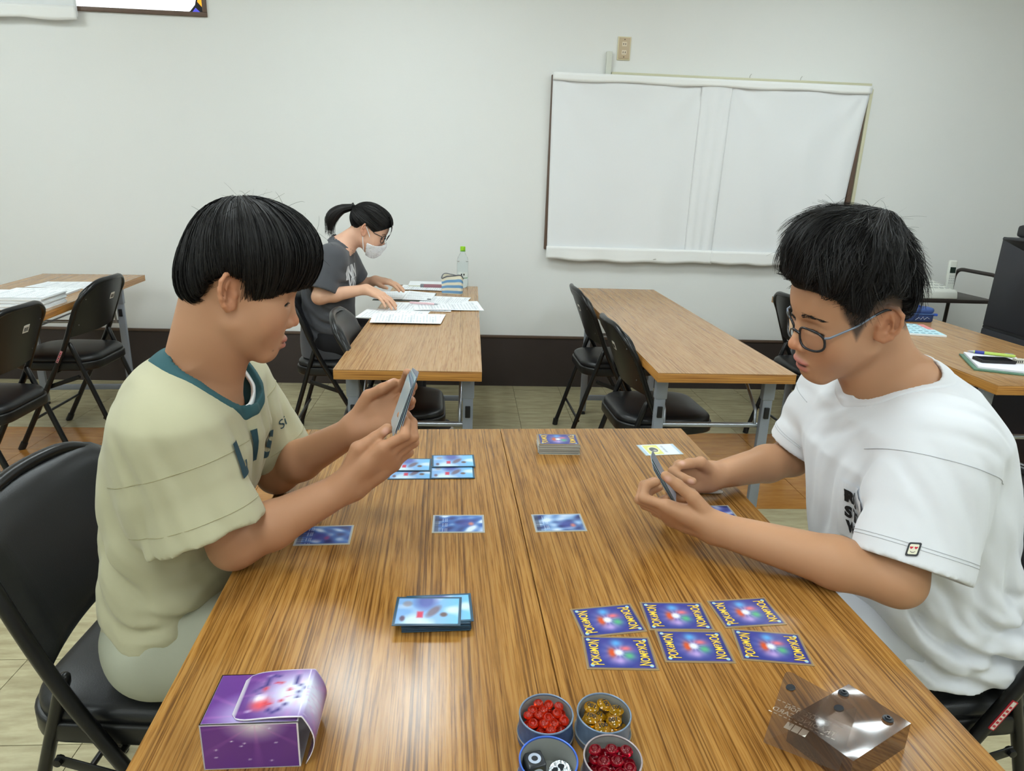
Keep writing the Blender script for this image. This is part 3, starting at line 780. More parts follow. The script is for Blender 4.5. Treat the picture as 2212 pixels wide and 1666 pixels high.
def head_rgb(q, base, lip, o):
    """intrinsic skin tint per vertex (sRGB 0..255)"""
    n = len(q); c = np.tile(np.array(base, float), (n, 1)); qa = q.copy(); qa[:, 1] = np.abs(qa[:, 1])
    def mixin(w, col): c[:] = c*(1-w[:, None])+np.array(col, float)*w[:, None]
    g = lambda d, s: np.clip(1-d/s, 0, 1)
    b = np.array(base, float)
    # cheeks, nose tip, ears a little redder
    mixin(0.18*g(np.maximum(d_ell(qa, (.075, .04, -.03), (.02, .022, .02)), 0), .02), b*np.array([1.04, .90, .86]))
    mixin(0.5*g(np.maximum(d_ell(q, (.106, 0, -.031), (.009, .012, .01)), 0), .008), b*np.array([1.05, .88, .84]))
    mixin(0.35*g(np.maximum(ear_sdf(qa), 0), .004)*(qa[:, 1] > .068), b*np.array([1.05, .86, .80]))
    op = o.get('open', 0.0)
    up = d_ell(q, (.0955, 0, -.0640), (.0080, .0205, .0046)); lo = d_ell(q, (.0945-op, 0, -.0745-op), (.0085, .0175, .0062))
    mixin(0.85*g(np.maximum(np.minimum(up, lo), 0), .0025)*(q[:, 0] > .075), lip)
    mixin(0.8*g(np.maximum(d_ell(q, (.098, 0, -.0690-op*.5), (.006, .0195, .0008+op*.5)), 0), .0012), (70, 35, 32))
    so = o.get('slit', (.0005, .0015))
    mixin(0.95*g(np.maximum(d_ell(qa, (.0835, .0335, so[0]+.0007), (.009, .0155, so[1])), 0), .0014), (38, 28, 26))
    for (mx, my, mz, r) in o.get('moles', ()):
        mixin(0.9*g(np.linalg.norm(q-A3((mx, my, mz)), axis=1), r), (70, 45, 38))
    if 'stubble' in o:
        mixin(o['stubble'](q), (48, 42, 42))
    return c

# ------------------------------------------------------------------ hand
def rot_to(Fv, Nv, a): return Fv*math.cos(a)+Nv*math.sin(a)
FL = [(.043, .025, .020), (.047, .029, .021), (.043, .027, .021), (.033, .020, .018)]
class Hand:
    def __init__(s, wrist, F, N, right, flex, thumb, splay=(6, 1, -4, -9), scale=1.0):
        F = np.array(F, float); F /= np.linalg.norm(F); N = np.array(N, float); N -= F*(F@N); N /= np.linalg.norm(N)
        S = np.cross(F, N)*(1 if right else -1)
        w = np.array(wrist, float); sc = scale
        s.F, s.N, s.S, s.w = F, N, S, w
        s.prims = []; s.nails = []
        offs = [(.028, .088), (.0095, .092), (-.009, .088), (-.026, .079)]
        r0 = [.0092, .0095, .0090, .0080]
        for i in range(4):
            sd, fd = offs[i]
            m = w+(F*fd+S*sd)*sc
            s.prims.append((w+(F*.012+S*sd*.55)*sc, m, .0150*sc, .0125*sc, .012))
            fx = [math.radians(a) for a in flex[i]]
            sp = math.radians(splay[i]); f0 = F*math.cos(sp)+S*math.sin(sp)
            p = m; a = 0; rr = r0[i]
            for j in range(3):
                a += fx[j]; dv = rot_to(f0, N, a)
                q = p+dv*FL[i][j]*sc
                s.prims.append((p, q, rr*sc*(1-.06*j), rr*sc*(1-.06*(j+1)), .0035 if j else .008))
                p = q
            back = -rot_to(f0, N, a+math.pi/2)
            s.nails.append((p-dv*.004*sc+back*rr*.70*sc, dv, back))
            s.prims.append(None)
        # heel of the hand and web
        s.prims.append((w+S*.012, w+F*.05*sc+S*.020*sc, .017*sc, .014*sc, .012))
        s.prims.append((w-S*.012, w+F*.05*sc-S*.018*sc, .017*sc, .013*sc, .012))
        tm = w+(F*.018+S*.020+N*.008)*sc
        p = tm
        for j, (L, r1, r2) in enumerate(((.044, .0150, .0125), (.033, .0110, .0100), (.026, .0100, .0085))):
            dv = np.array(thumb[j], float); dv = F*dv[0]+S*dv[1]+N*dv[2]; dv /= np.linalg.norm(dv)
            q = p+dv*L*sc
            s.prims.append((p, q, r1*sc, r2*sc, .004 if j else .014)); p = q
        bk = np.cross(dv, np.cross(S if abs(dv@S) < .8 else N, dv)); 
        tb = np.array(thumb[3], float) if len(thumb) > 3 else np.array([0, .3, -1.0])
        bk = F*tb[0]+S*tb[1]+N*tb[2]; bk -= dv*(dv@bk); bk /= np.linalg.norm(bk)
        s.nails.append((p-dv*.004*sc+bk*.0068*sc, dv, bk))
        pts = np.array([x for pr in s.prims if pr for x in (pr[0], pr[1])])
        s.lo, s.hi = pts.min(0)-.02, pts.max(0)+.02
    def sdf(s, p):
        # each finger blended along itself, fingers joined with a tight blend so they stay separate
        palm = None; fingers = []; cur = []
        i = 0
        seq = s.prims
        k = 0
        chains = []; pal = []
        cnt = 0
        ch = []
        for pr in seq:
            if pr is None: chains.append(ch[1:]); pal.append(ch[0]); ch = []; cnt += 1
            else: ch.append(pr)
        pal += ch[:2]; th = ch[2:]
        for pr in pal:
            dd = d_cap(p, *pr[:4]); palm = dd if palm is None else smin(palm, dd, .014)
        d = palm
        for c in chains+[th]:
            f = None
            for pr in c:
                dd = d_cap(p, *pr[:4]); f = dd if f is None else smin(f, dd, .004)
            d = smin(d, f, .0045)
        return d
    def group(s, k=.018): return Group(s.sdf, s.lo, s.hi, k)
    def tint(s, p, c, nail=(214, 168, 150)):
        for (n, dv, bk) in s.nails:
            q = p-A3(n); a = q@A3(dv); b = q@A3(bk); cr = np.cross(dv, bk); e = q@A3(cr)
            w = np.clip(1.6-np.sqrt((a/.0062)**2+(e/.0055)**2+(b/.0045)**2)*1.1, 0, 1)
            c[:] = c*(1-w[:, None])+np.array(nail, float)*w[:, None]
def arm_group(Sh, El, Wr, r=(.046, .040, .034, .024), belly=.037, k=.02):
    Sh, El, Wr = [np.array(x, float) for x in (Sh, El, Wr)]
    m = El+(Wr-El)*.32
    def fn(p):
        d = d_cap(p, Sh, El, r[0], r[2]*1.02)
        d = smin(d, d_cap(p, El, m, r[2], belly), .02)
        d = smin(d, d_cap(p, m, Wr, belly, r[3]), .012)
        return d
    pts = np.stack([Sh, El, Wr]); return Group(fn, pts.min(0)-.06, pts.max(0)+.06, k)

# ------------------------------------------------------------------ hair ribbons
def ribbons(name, strands, widths, material, parent, base, roll=1.0):
    """strands: (n,m,3) points, normals: outward (n,m,3)"""
    pts, nor = strands
    n, m = pts.shape[:2]
    tan = np.gradient(pts, axis=1); tan /= np.linalg.norm(tan, axis=2, keepdims=True)+1e-9
    side = np.cross(tan, nor); side /= np.linalg.norm(side, axis=2, keepdims=True)+1e-9
    rr = np.random.default_rng(n).uniform(-roll, roll, n)[:, None, None]
    side = side*np.cos(rr)+np.cross(tan, side)*np.sin(rr)
    taper = np.linspace(1, 0.15, m)**0.6
    w = widths[:, None, None]*taper[None, :, None]*.5
    V = np.stack([pts-side*w, pts+side*w], 2).reshape(-1, 3)
    idx = np.arange(n*m*2).reshape(n, m, 2)
    F = np.stack([idx[:, :-1, 0], idx[:, 1:, 0], idx[:, 1:, 1], idx[:, :-1, 1]], -1).reshape(-1, 4)
    return tag(sculpt(name, V, F, material, base, parent), kind='stuff')
def hair_mat(name, c, rough=0.42, spec=0.5):
    m = mat(name, c, rough, spec=spec)
    return m
# ================================================================== people
m_skin = vcol_mat('skin', rough=0.5, sss=0.06, spec=0.35, bump=(1400, 0.08, 0.0004))
m_hair = mat('black_hair', srgb(20, 18, 18), 0.5, spec=0.35)
m_hairbase = mat('black_hair_base', srgb(12, 11, 11), 0.6, spec=0.3)
m_eye = mat('eyeball', srgb(225, 220, 214), 0.15); m_iris = mat('iris', srgb(30, 20, 16), 0.1)
def head_frame(yaw, pitch, roll=0):
    return np.array((Matrix.Rotation(math.radians(yaw), 3, 'Z') @ Matrix.Rotation(math.radians(pitch), 3, 'Y') @ Matrix.Rotation(math.radians(roll), 3, 'X')))
class Head:
    def __init__(s, c, yaw, pitch, roll=0, scale=1.0, **o):
        s.c = np.array(c, float); s.R = head_frame(yaw, pitch, roll); s.s = scale; s.o = o
    def loc(s, p): return (((p-A3(s.c))@s.R.astype(F32))/F32(s.s)).astype(F32)
    def wld(s, q): return s.c+(np.asarray(q, float)*s.s)@s.R.T
    def group(s):
        r = .16*s.s
        return Group(lambda p: head_sdf(s.loc(p), s.o)*s.s, s.c-r, s.c+r, .03)
def scalp_r(u): return 1.0/np.sqrt((u[..., 0]/.094)**2+(u[..., 1]/.075)**2+(u[..., 2]/.086)**2)
SC = np.array([0, 0, .042])
def loft(zs, xb, xf, hw, yc, n=2.5, xs=None):
    """torso-like solid: back/front x and half width as functions of height"""
    zs, xb, xf, hw = [np.array(v, float) for v in (zs, xb, xf, hw)]
    ycs = np.broadcast_to(np.array(yc, float), zs.shape)
    def fn(p):
        z = p[:, 2]
        b = np.interp(z, zs, (xf-xb)/2).astype(F32); c = np.interp(z, zs, (xf+xb)/2).astype(F32); a = np.interp(z, zs, hw).astype(F32); y0 = np.interp(z, zs, ycs).astype(F32)
        e = (np.abs((p[:, 0]-c)/b)**n+np.abs((p[:, 1]-y0)/a)**n)**(1.0/n)
        d = (e-1)*np.minimum(a, b)*0.9
        return np.maximum(d, np.maximum(zs[0]-z, z-zs[-1]))
    return fn
def folds(p, L):
    """cloth folds: (centre, radius, wave direction, wavelength, amplitude, phase)"""
    d = np.zeros(len(p), F32)
    for c, r, k, wl, a, ph in L:
        q = p-A3(c); w = np.exp(-(np.linalg.norm(q, axis=1)/r)**2)
        kv = np.array(k, float); kv /= np.linalg.norm(kv)
        s_ = (q@A3(kv))/wl*2*math.pi+ph
        wob = 0.9*np.sin((q@A3((kv[1]-kv[2], kv[2]-kv[0], kv[0]-kv[1])))*2*math.pi/(wl*3.1)+ph*2)
        s_ = s_+wob
        d += 1.1*a*w*(np.sin(s_)-0.35*np.cos(2*s_))
    return d.astype(F32)
def wob3(p, sc, amp, seed=0):
    r = np.random.default_rng(seed); d = np.zeros(len(p), F32)
    for i in range(6):
        k = r.normal(size=3); k *= sc/np.linalg.norm(k)*r.uniform(.6, 1.6)
        d += np.sin(p@A3(k)+r.uniform(0, 6.28))
    return (d*amp/3).astype(F32)
class Sleeve:
    def __init__(s, a, b, ra, rb, flat=1.0, fdir=(0, 0, 1)):
        s.a, s.b = np.array(a, float), np.array(b, float); s.ra, s.rb = ra, rb
        s.ax = s.b-s.a; s.L = np.linalg.norm(s.ax); s.ax /= s.L
    def body(s, p):
        ext = s.b+s.ax*.06
        return d_cap(p, s.a, ext, s.ra, s.rb+(s.rb-s.ra)*.06/s.L)
    def cut(s, p): return ((p-A3(s.b))@A3(s.ax)).astype(F32)
class Shirt:
    """hollow T-shirt: loft torso + sleeves, neck hole as elliptic cut"""
    def __init__(s, torso, sleeves, neck, hem, fold=(), thick=.012, kk=.05, wob=(26, .0030, 1), flare=3.2):
        s.flare = flare
        s.t, s.sl, s.nk, s.hem, s.fold, s.th, s.kk, s.wob = torso, sleeves, neck, hem, fold, thick, kk, wob
        b, f, hwid = [np.array(v, float) for v in neck[:3]] if False else (np.array(neck[0], float), np.array(neck[1], float), neck[2])
        s.nc = (b+f)/2; e1 = f-b; s.na = np.linalg.norm(e1)/2; s.e1 = e1/np.linalg.norm(e1); s.nb = hwid
        e2 = np.array([0, 1.0, 0]); e2 -= s.e1*(e2@s.e1); s.e2 = e2/np.linalg.norm(e2); n = np.cross(s.e1, s.e2); s.n = n if n[2] > 0 else -n
    def cone(s, p):
        e, h = s.neck_e(p)
        d = (e-(1.05-np.clip(h, -.2, .2)*s.flare))*min(s.na, s.nb)*.62
        return np.maximum(d, np.maximum(h, -.045-h)).astype(F32)
    def torso(s, p): return smin(s.t(p), s.cone(p), .018)
    def outer(s, p):
        d = s.torso(p)
        for sl in s.sl: d = smin(d, np.maximum(sl.body(p), sl.cut(p)), s.kk*np.clip(-sl.cut(p)/.08, .06, 1))
        return d+s.detail(p)
    def detail(s, p): return folds(p, s.fold)+wob3(p, *s.wob)
    def inner(s, p):
        d = s.torso(p)+s.th
        for sl in s.sl: d = smin(d, np.maximum(sl.body(p)+s.th, sl.cut(p)-.02), s.kk*np.clip(-sl.cut(p)/.08, .06, 1))
        return d+s.detail(p)
    def neck_e(s, p):
        q = p-A3(s.nc); a = q@A3(s.e1); b = q@A3(s.e2); h = q@A3(s.n)
        return (np.sqrt((a/s.na)**2+(b/s.nb)**2)).astype(F32), h
    def shell(s, p): return smax(s.outer(p), -s.inner(p), .002)
    def cloth(s, p):
        sh = s.shell(p); e, h = s.neck_e(p)
        hole = np.where(h > -.08, (1-e)*min(s.na, s.nb), -.05)
        sh = smax(sh, hole, .002)
        hz = s.hem(p)
        return smax(sh, hz, .002)
    def band(s, p, w=.017, up=.0022):
        d = s.outer(p)-up
        e, h = s.neck_e(p)
        sh = smax(d, (1-e)*min(s.na, s.nb)-.001, .003)
        sh = np.where(h < -.08, .05, sh)
        # width measured down the cloth from the neck edge
        return smax(sh, (-h-w*(1+.0*e)).astype(F32), .002) if False else smax(sh, ((e-1)*min(s.na, s.nb)-w).astype(F32), .003)
def project_text(name, body, size, origin, right, up, ray, bvh, material, base, parent, bold=.0, lift=.0012, space=1.0, cuts=2, back=.4):
    me = text_me(name, body, size, material, 0, bold, 'CENTER', space)
    return project_mesh(name, me, size, origin, right, up, ray, bvh, material, base, parent, lift, cuts, back)
def project_mesh(name, me, size, origin, right, up, ray, bvh, material, base, parent, lift=.0012, cuts=2, back=.4):
    bm = bmesh.new(); bm.from_mesh(me); bpy.data.meshes.remove(me)
    bmesh.ops.triangulate(bm, faces=bm.faces[:])
    for _ in range(cuts):
        es = [e for e in bm.edges if e.calc_length() > size*.09]
        if es: bmesh.ops.subdivide_edges(bm, edges=es, cuts=1, use_grid_fill=False); bmesh.ops.triangulate(bm, faces=bm.faces[:])
    o, r, u, d = Vector(origin), Vector(right).normalized(), Vector(up).normalized(), Vector(ray).normalized()
    dead = []
    for v in bm.verts:
        q = o+r*v.co.x+u*v.co.y
        hit, nrm, _, _ = bvh.ray_cast(q-d*back, d)
        if hit is None: dead.append(v); continue
        if nrm.dot(d) > 0: nrm = -nrm
        v.co = hit+nrm*lift-Vector(base)
    if dead: bmesh.ops.delete(bm, geom=dead, context='VERTS')
    me = me_bm(name, bm, material)
    return obj(name, me, parent)
def seam_ring(nm, sl, s0, bvh, base, parent, material, r=.0007, lift=.0004, n=40, tilt=None):
    ax = Vector(sl.ax); u = ax.orthogonal().normalized(); v = ax.cross(u); pts = []
    c = Vector(sl.a)+ax*s0
    for k in range(n):
        a = 2*math.pi*k/n; d = u*math.cos(a)+v*math.sin(a)
        if tilt is not None: d = (d+ax*Vector(tilt).dot(d)).normalized()
        hit, nr, _, dist = bvh.ray_cast(c+d*.25, -d)
        if hit is None or dist > .24: pts.append(None); continue
        pts.append(hit+d*lift-Vector(base))
    run = []; best = []
    for p in pts+pts:
        if p is None or (run and (p-run[-1]).length > .022): run = [] if p is None else [p]
        else: run.append(p)
        if len(run) > len(best): best = list(run)
        if len(best) >= n: break
    if len(best) > 4: obj(nm, tube_me(nm, best, r, material, 6, len(best) >= n), parent)
def eyes(head, base, parent, name='eye', iris_dir=(1, 0, -.35)):
    for sy in (-1, 1):
        c = head.wld((.0725, sy*.0315, .006)); r = .0122*head.s
        bm = bmesh.new(); bmesh.ops.create_uvsphere(bm, u_segments=20, v_segments=12, radius=r)
        o = obj('eyeball', me_bm('eyeball', bm, m_eye, True), parent, tuple(c-np.array(base)))
        dv = head.R@(np.array(iris_dir)/np.linalg.norm(iris_dir))
        bm = bmesh.new(); bmesh.ops.create_uvsphere(bm, u_segments=16, v_segments=8, radius=.0058*head.s)
        bmesh.ops.scale(bm, verts=bm.verts[:], vec=(1, 1, .35))
        so = head.o.get('slit', (.0005, .0015)); lp = []
        for yy in np.linspace(.017, .0515, 12):
            zz = so[0]+so[1]*.75*math.sin(math.pi*(yy-.015)/.038)-.06*max(0, yy-.038)
            pts = np.array([[xx, sy*yy, zz+.0012] for xx in np.linspace(.105, .05, 80)], F32); k = np.argmax(head_sdf(pts, head.o) < .0004); lp.append(tuple(head.wld((pts[k, 0]+.0004, sy*yy, zz+.0004))-np.array(base)))
        obj('eyelashes', tube_me('eyelashes', lp, [.0003]+[.0010*head.s]*10+[.0004], m_hair, 6), parent)
        rot = Vector((0, 0, 1)).rotation_difference(Vector(dv)).to_euler()
        obj('iris', me_bm('iris', bm, m_iris, True), o, tuple(dv*r*.93), tuple(rot))
def brow(head, base, parent, n=70, w=.0009, seed=3, thick=.0032, z=.0235):
    r = np.random.default_rng(seed)
    for sy in (-1, 1):
        P0 = []; NR = []
        for _ in range(n):
            t = r.uniform(0, 1); y = .014+.036*t; zz = z+.004*math.sin(t*2.2)-.004*t*t+r.normal()*thick*.45*(1-.5*t)
            pts = np.array([[xx, sy*y, zz] for xx in np.linspace(.105, .05, 40)], F32); d = head_sdf(pts, head.o)
            k = np.argmax(d < .0003); x = pts[k, 0]
            L = r.uniform(.006, .009); dirv = np.array([-.25-.5*t, sy*(.85), .35-.55*t]); dirv /= np.linalg.norm(dirv)
            P0.append(np.array([np.array([x+.0004, sy*y, zz])+dirv*L*q+np.array([.0010*math.sin(q*3), 0, 0]) for q in np.linspace(0, 1, 4)])); NR.append(np.tile(np.array([1, sy*.4, .1]), (4, 1)))
        P0 = np.array(P0); NR = np.array(NR)
        ribbons('eyebrow', (head.wld(P0.reshape(-1, 3)).reshape(P0.shape), NR@head.R.T), np.full(len(P0), w), m_hair, parent, base)
def cyl_legs(name, hip_y, hips, knees, ankles, r, material, base, parent, vox=.008, extra=None):
    def fn(p):
        d = None
        for h, k, a in zip(hips, knees, ankles):
            q = smin(d_cap(p, h, k, r[0], r[1]), d_cap(p, k, a, r[1], r[2]), .03)
            d = q if d is None else smin(d, q, .03)
        if extra is not None: d = smin(d, extra(p), .05)
        return d+wob3(p, 40, .002, 5)
    pts = np.array(list(hips)+list(knees)+list(ankles))
    V, Fc = mesh_sdf(fn, pts.min(0)-.2, pts.max(0)+.2, vox)
    return sculpt(name, V, Fc, material, base, parent)
def shoe(base, parent, ankle, ang, material, sole):
    a = np.array(ankle); d = np.array([math.cos(ang), math.sin(ang), 0])
    def fn(p):
        q = d_cap(p, a+d*-.03+np.array([0, 0, .045-a[2]]), a+d*.15+np.array([0, 0, .034-a[2]]), .042, .032)
        q = smin(q, d_cap(p, a+np.array([0, 0, -.01]), a+np.array([0, 0, .055-a[2]]), .038, .045), .03)
        return smax(q, (0.012-p[:, 2]).astype(F32), .004)
    V, Fc = mesh_sdf(fn, a-np.array([.22, .22, a[2]]), a+np.array([.22, .22, .1]), .006)
    o = sculpt('shoe', V, Fc, material, base, parent)
    ol = [(x*1.02, y*1.0) for x, y in round_rect(.27, .088, .042, 6, .055, 0)]
    c, s_ = math.cos(ang), math.sin(ang)
    me = prism_me('sole', [(c*x-s_*y, s_*x+c*y) for x, y in ol], .016, sole)
    obj('sole', me, o, tuple(np.array([a[0], a[1], 0])-np.array(base)))
V3 = lambda v: np.array([v[0], v[1], v[2]])
m_sneak = mat('sneaker', srgb(70, 72, 76), 0.6); m_sole = mat('rubber_sole', srgb(220, 218, 210), 0.6)

# ------------------------------------------------------------------ person in the cream T-shirt
def build_left():
    YM = 1.09
    base = (-.50, YM, 0)
    e = empty('person', base, 0, 'person in a cream T-shirt with green collar, holding cards upright with both hands', 'person')
    tr = V3(P(500, 640, 1.02)); yaw, pitch = 17, 16
    side = np.array([math.cos(math.radians(yaw-90)), math.sin(math.radians(yaw-90)), 0])
    H = Head(tr-side*.070, yaw, pitch, 0, .945, slit=(.0005, .0026), moles=[(.070, -.052, -.038, .0022), (.083, -.030, -.083, .0026), (.060, -.058, -.043, .0012)])
    SR, ER, WR = V3(P(372, 925, .950)), V3(P(507, 1188, .967)), V3(P(752, 1050, 1.035))
    SL, EL, WL = np.array([-.44, 1.255, .945]), V3(P(600, 1048, 1.235)), V3(P(768, 928, 1.158))
    EL[2] = max(EL[2], .742); ER[2] = max(ER[2], .742)
    card_c = V3(P(873, 866, 1.078))
    hR = Hand(WR, V3(P(834, 990, 1.045))-WR, (-.37, .82, .44), True,
              [(-8, 70, 28), (-4, 74, 30), (2, 76, 32), (8, 74, 34)],
              [(.85, .50, .22), (.95, -.22, .10), (1, 0, .04), (-.1, .5, -.9)], scale=.98, splay=(-4, -3, -4, -6))
    hL = Hand(WL, V3(P(846, 888, 1.15))-WL, (-.22, -.87, .45), False,
              [(22, 26, 12), (26, 28, 14), (30, 30, 14), (34, 32, 16)],
              [(.82, .46, .20), (.98, -.05, .15), (1, .0, .0), (0, .8, .4)], scale=.96)
    nb = V3(P(418, 845, YM)); hn = H.wld((-.022, 0, -.03))
    tors = loft([.46, .62, .78, .90, .96, .99], [-.57, -.56, -.545, -.53, -.50, -.46], [-.42, -.42, -.40, -.385, -.40, -.43], [.13, .125, .13, .135, .09, .03], YM, 2.1)
    def neck(p):
        d = d_cap(p, hn, nb, .051, .055)
        d = smin(d, d_cap(p, H.wld((.012, 0, -.055)), nb+np.array([.030, 0, -.02]), .034, .038), .025)
        return smin(d, d_cap(p, nb+np.array([0, -.07, -.045]), nb+np.array([0, .07, -.045]), .042, .042), .05)
    groups = [H.group(), Group(neck, nb-.2, hn+.12, .022), Group(tors, (-.65, .88, .42), (-.3, 1.30, 1.06), .04),
              arm_group(SR, ER, WR, (.042, .040, .035, .0255), .038, .03), arm_group(SL, EL, WL, (.042, .040, .035, .025), .038, .03), hR.group(), hL.group()]
    V, Fc = mesh_sdf(lambda p: eval_groups(groups, p), (-.68, .86, .44), (-.02, 1.36, 1.34), .0024)
    q = H.loc(V.astype(F32)); c = np.tile(np.array((178, 130, 98), float), (len(V), 1))
    isH = (np.abs(q[:, 0]) < .14) & (np.abs(q[:, 1]) < .12) & (q[:, 2] > -.12) & (q[:, 2] < .15)
    hc = head_rgb(q[isH], (190, 143, 112), (178, 108, 100), H.o); w = np.clip((q[isH][:, 2]+.12)/.05, 0, 1)[:, None]
    c[isH] = c[isH]*(1-w)+hc*w
    for h in (hR, hL): h.tint(V.astype(F32), c)
    sculpt('body', V, Fc, m_skin, base, e, c)
    eyes(H, base, e, iris_dir=(1, 0, -.42)); brow(H, base, e)
    # --- shirt
    zs = [.485, .60, .70, .78, .88, .95, 1.00, 1.035]
    xb = [-.612, -.608, -.600, -.590, -.574, -.550, -.522, -.47]
    xf = [-.395, -.398, -.398, -.360, -.338, -.350, -.385, -.43]
    hw = [.175, .172, .168, .17, .175, .165, .11, .03]
    t_ = loft(zs, xb, xf, hw, YM, 2.15)
    sR = Sleeve(SR+np.array([-.002, .012, -.028]), V3(P(452, 1150, .942)), .066, .084)
    sL = Sleeve(SL+np.array([0, -.01, -.025]), V3(P(603, 985, 1.262)), .072, .070)
    nk = (V3(P(354, 774, YM)), V3(P(524, 904, YM)), .082)
    hemz = lambda p: (.506+.005*np.sin(p[:, 1]*20)-p[:, 2]).astype(F32)
    fl = [((-.50, .93, .56), .07, (.2, -.2, 1), .055, .007, .5), ((-.42, .92, .60), .06, (.5, 0, 1), .05, .006, 1.2), ((-.55, .92, .72), .10, (1, -.2, .6), .07, .0035, .3),
          ((-.40, .93, .80), .07, (.9, 0, .55), .05, .004, .4), ((-.46, .91, .86), .08, (1, .2, .3), .06, .003, 2.2), ((-.36, 1.05, .86), .09, (.2, 1, .35), .055, .004, .2), ((-.38, 1.18, .84), .08, (.3, 1, -.3), .05, .004, 1.1), ((-.58, 1.02, .80), .12, (0, 1, .35), .09, .003, .6)]
    S = Shirt(t_, [sR, sL], nk, hemz, fl)
    Vs, Fs = mesh_sdf(S.cloth, (-.70, .80, .46), (-.20, 1.38, 1.08), .0042); Vs = relax(Vs, Fs, 1, .4)
    m_tee = mat('cream_cotton', srgb(176, 172, 142), 0.85, bump=(1500, .12, .0005), noise=(5, .035), sheen=.15)
    sculpt('t_shirt', Vs, Fs, m_tee, base, e)
    m_col = mat('green_rib', srgb(44, 84, 90), 0.85, bump=(1200, .2, .0006))
    Vb, Fb = mesh_sdf(lambda p: S.band(p, .015), (-.66, .95, .85), (-.26, 1.23, 1.10), .0032); Vb = relax(Vb, Fb, 1, .4)
    sculpt('collar', Vb, Fb, m_col, base, e)
    # white undershirt edge just inside the collar
    S2 = Shirt(lambda p: t_(p)+.010, [sR, sL], (nk[0]+np.array([.010, 0, -.002]), nk[1]+np.array([-.006, 0, .008]), .072), hemz, (), .007)
    Vu, Fu = mesh_sdf(lambda p: smax(S2.cloth(p), (S2.neck_e(p)[0]-1.25)*.08, .002), (-.66, .95, .85), (-.26, 1.23, 1.08), .0034)
    sculpt('undershirt', Vu, Fu, mat('white_cotton', srgb(236, 236, 236), 0.85), base, e)
    m_seam = mat('cream_seam', srgb(158, 152, 120), .9)
    bv = bvh_of(Vs, Fs)
    for sl in (sR, sL):
        seam_ring('shoulder_seam', sl, .035, bv, base, e, m_seam); seam_ring('cuff_stitch', sl, sl.L-.030, bv, base, e, m_seam, .0006)
    # printed letters
    bv = bvh_of(Vs, Fs); m_let = mat('green_print', srgb(32, 62, 72), 0.8)
    ray = np.array([-.86, .42, -.05]); rt = np.cross(ray, (0, 0, 1)); rt = np.array([-.35, -.94, 0]); rt = -rt if False else np.array([.30, .95, 0])
    up = np.array([.05, 0, 1.0])
    for ch, px, py, sz in (('L', 522, 992, .066), ('I', 548, 966, .074), ('S', 578, 962, .066), ('A', 0, 0, .080)):
        d_ = (P(px, py, 1.0)-Vector((0, 0, CAM_Z))).normalized(); hit = bv.ray_cast(Vector((0, 0, CAM_Z)), d_)[0]
        if ch == 'A': hit = bv.ray_cast(Vector((-.25, 1.04, .775)), Vector((-1, 0, 0)))[0]
        if hit is not None: project_text('shirt_letter', ch, sz, tuple(hit), (.62, .78, 0), (0, 0, 1), (-.78, .62, 0), bv, m_let, base, e, bold=.003, lift=.003, cuts=3, back=.05)
    project_text('signature', 'Si', .026, V3(P(612, 918, 1.20)), (.75, .6, .25), (-.25, 0, 1), (-.35, .93, -.1), bv, m_let, base, e)
    # --- trousers, shoes
    m_tr = mat('pale_grey_sweat', srgb(168, 170, 152), 0.9, bump=(900, .2, .0006), noise=(20, .05))
    hipR, hipL = (-.50, .995, .545), (-.50, 1.185, .545); kR, kL = (-.10, .985, .535), (-.10, 1.20, .535)
    aR, aL = (-.12, .98, .10), (-.10, 1.205, .10)
    cyl_legs('trousers', 0, [hipR, hipL], [kR, kL], [aR, aL], (.092, .066, .048), m_tr, base, e, extra=lambda p: d_ell(p, (-.505, YM, .550), (.095, .145, .090)))
    for a in (aR, aL): shoe(base, e, a, 0.0, m_sneak, m_sole)
    # --- hair
    ph = [0, 20, 40, 52, 62, 70, 80, 100, 118, 128, 140, 160, 180]
    zl = [.026, .024, .014, -.006, -.020, .008, .024, .024, .006, -.024, -.044, -.050, -.052]
    def hair(q):
        d = d_ell(q, (.018, 0, .064), (.100, .091, .090))
        d = smin(d, d_ell(q, (.062, 0, .086), (.054, .068, .050)), .04)
        d = smin(d, d_ell(q, (-.034, 0, .012), (.054, .068, .060)), .03)
        az = np.degrees(np.arctan2(np.abs(q[:, 1]), q[:, 0]-.0)); zc = np.interp(az, ph, zl)
        sk = d_ell(q, (.008, 0, .042), (.090, .077, .088)); thin = np.clip((q[:, 2]-zc)/.075, 0, 1)
        d = np.where(az > 62, np.maximum(d, sk-.004-.05*thin), np.maximum(d, sk-.012-.08*thin))
        return smax(d.astype(F32), ((zc+.008-q[:, 2])*.85).astype(F32), .006)
    hfn = lambda p: hair(H.loc(p))
    Vh, Fh = mesh_sdf(hfn, H.c-.2, H.c+.2, .0045)
    hb = sculpt('hair', Vh, Fh, m_hairbase, base, e)
    strands_on(H, hair, ph, zl, np.array([-.30, .06, .95]), 11000, hb, base, seed=11, jitter=.009, lift=.0045, wid=.0010, over=.014, frac=(.06, .8), clump=14, cspread=.05, lift_end=.003)
    fly_away(H, hair, 40, hb, base, 5, top=True)
    # --- cards in the hands
    cards_in_hand('hand of sleeved playing cards held by the person in cream', card_c, V3(P(902, 795, 1.09))-V3(P(858, 928, 1.08)), (-.17, .98, .02), 4, srgb(176, 198, 206))
    return e
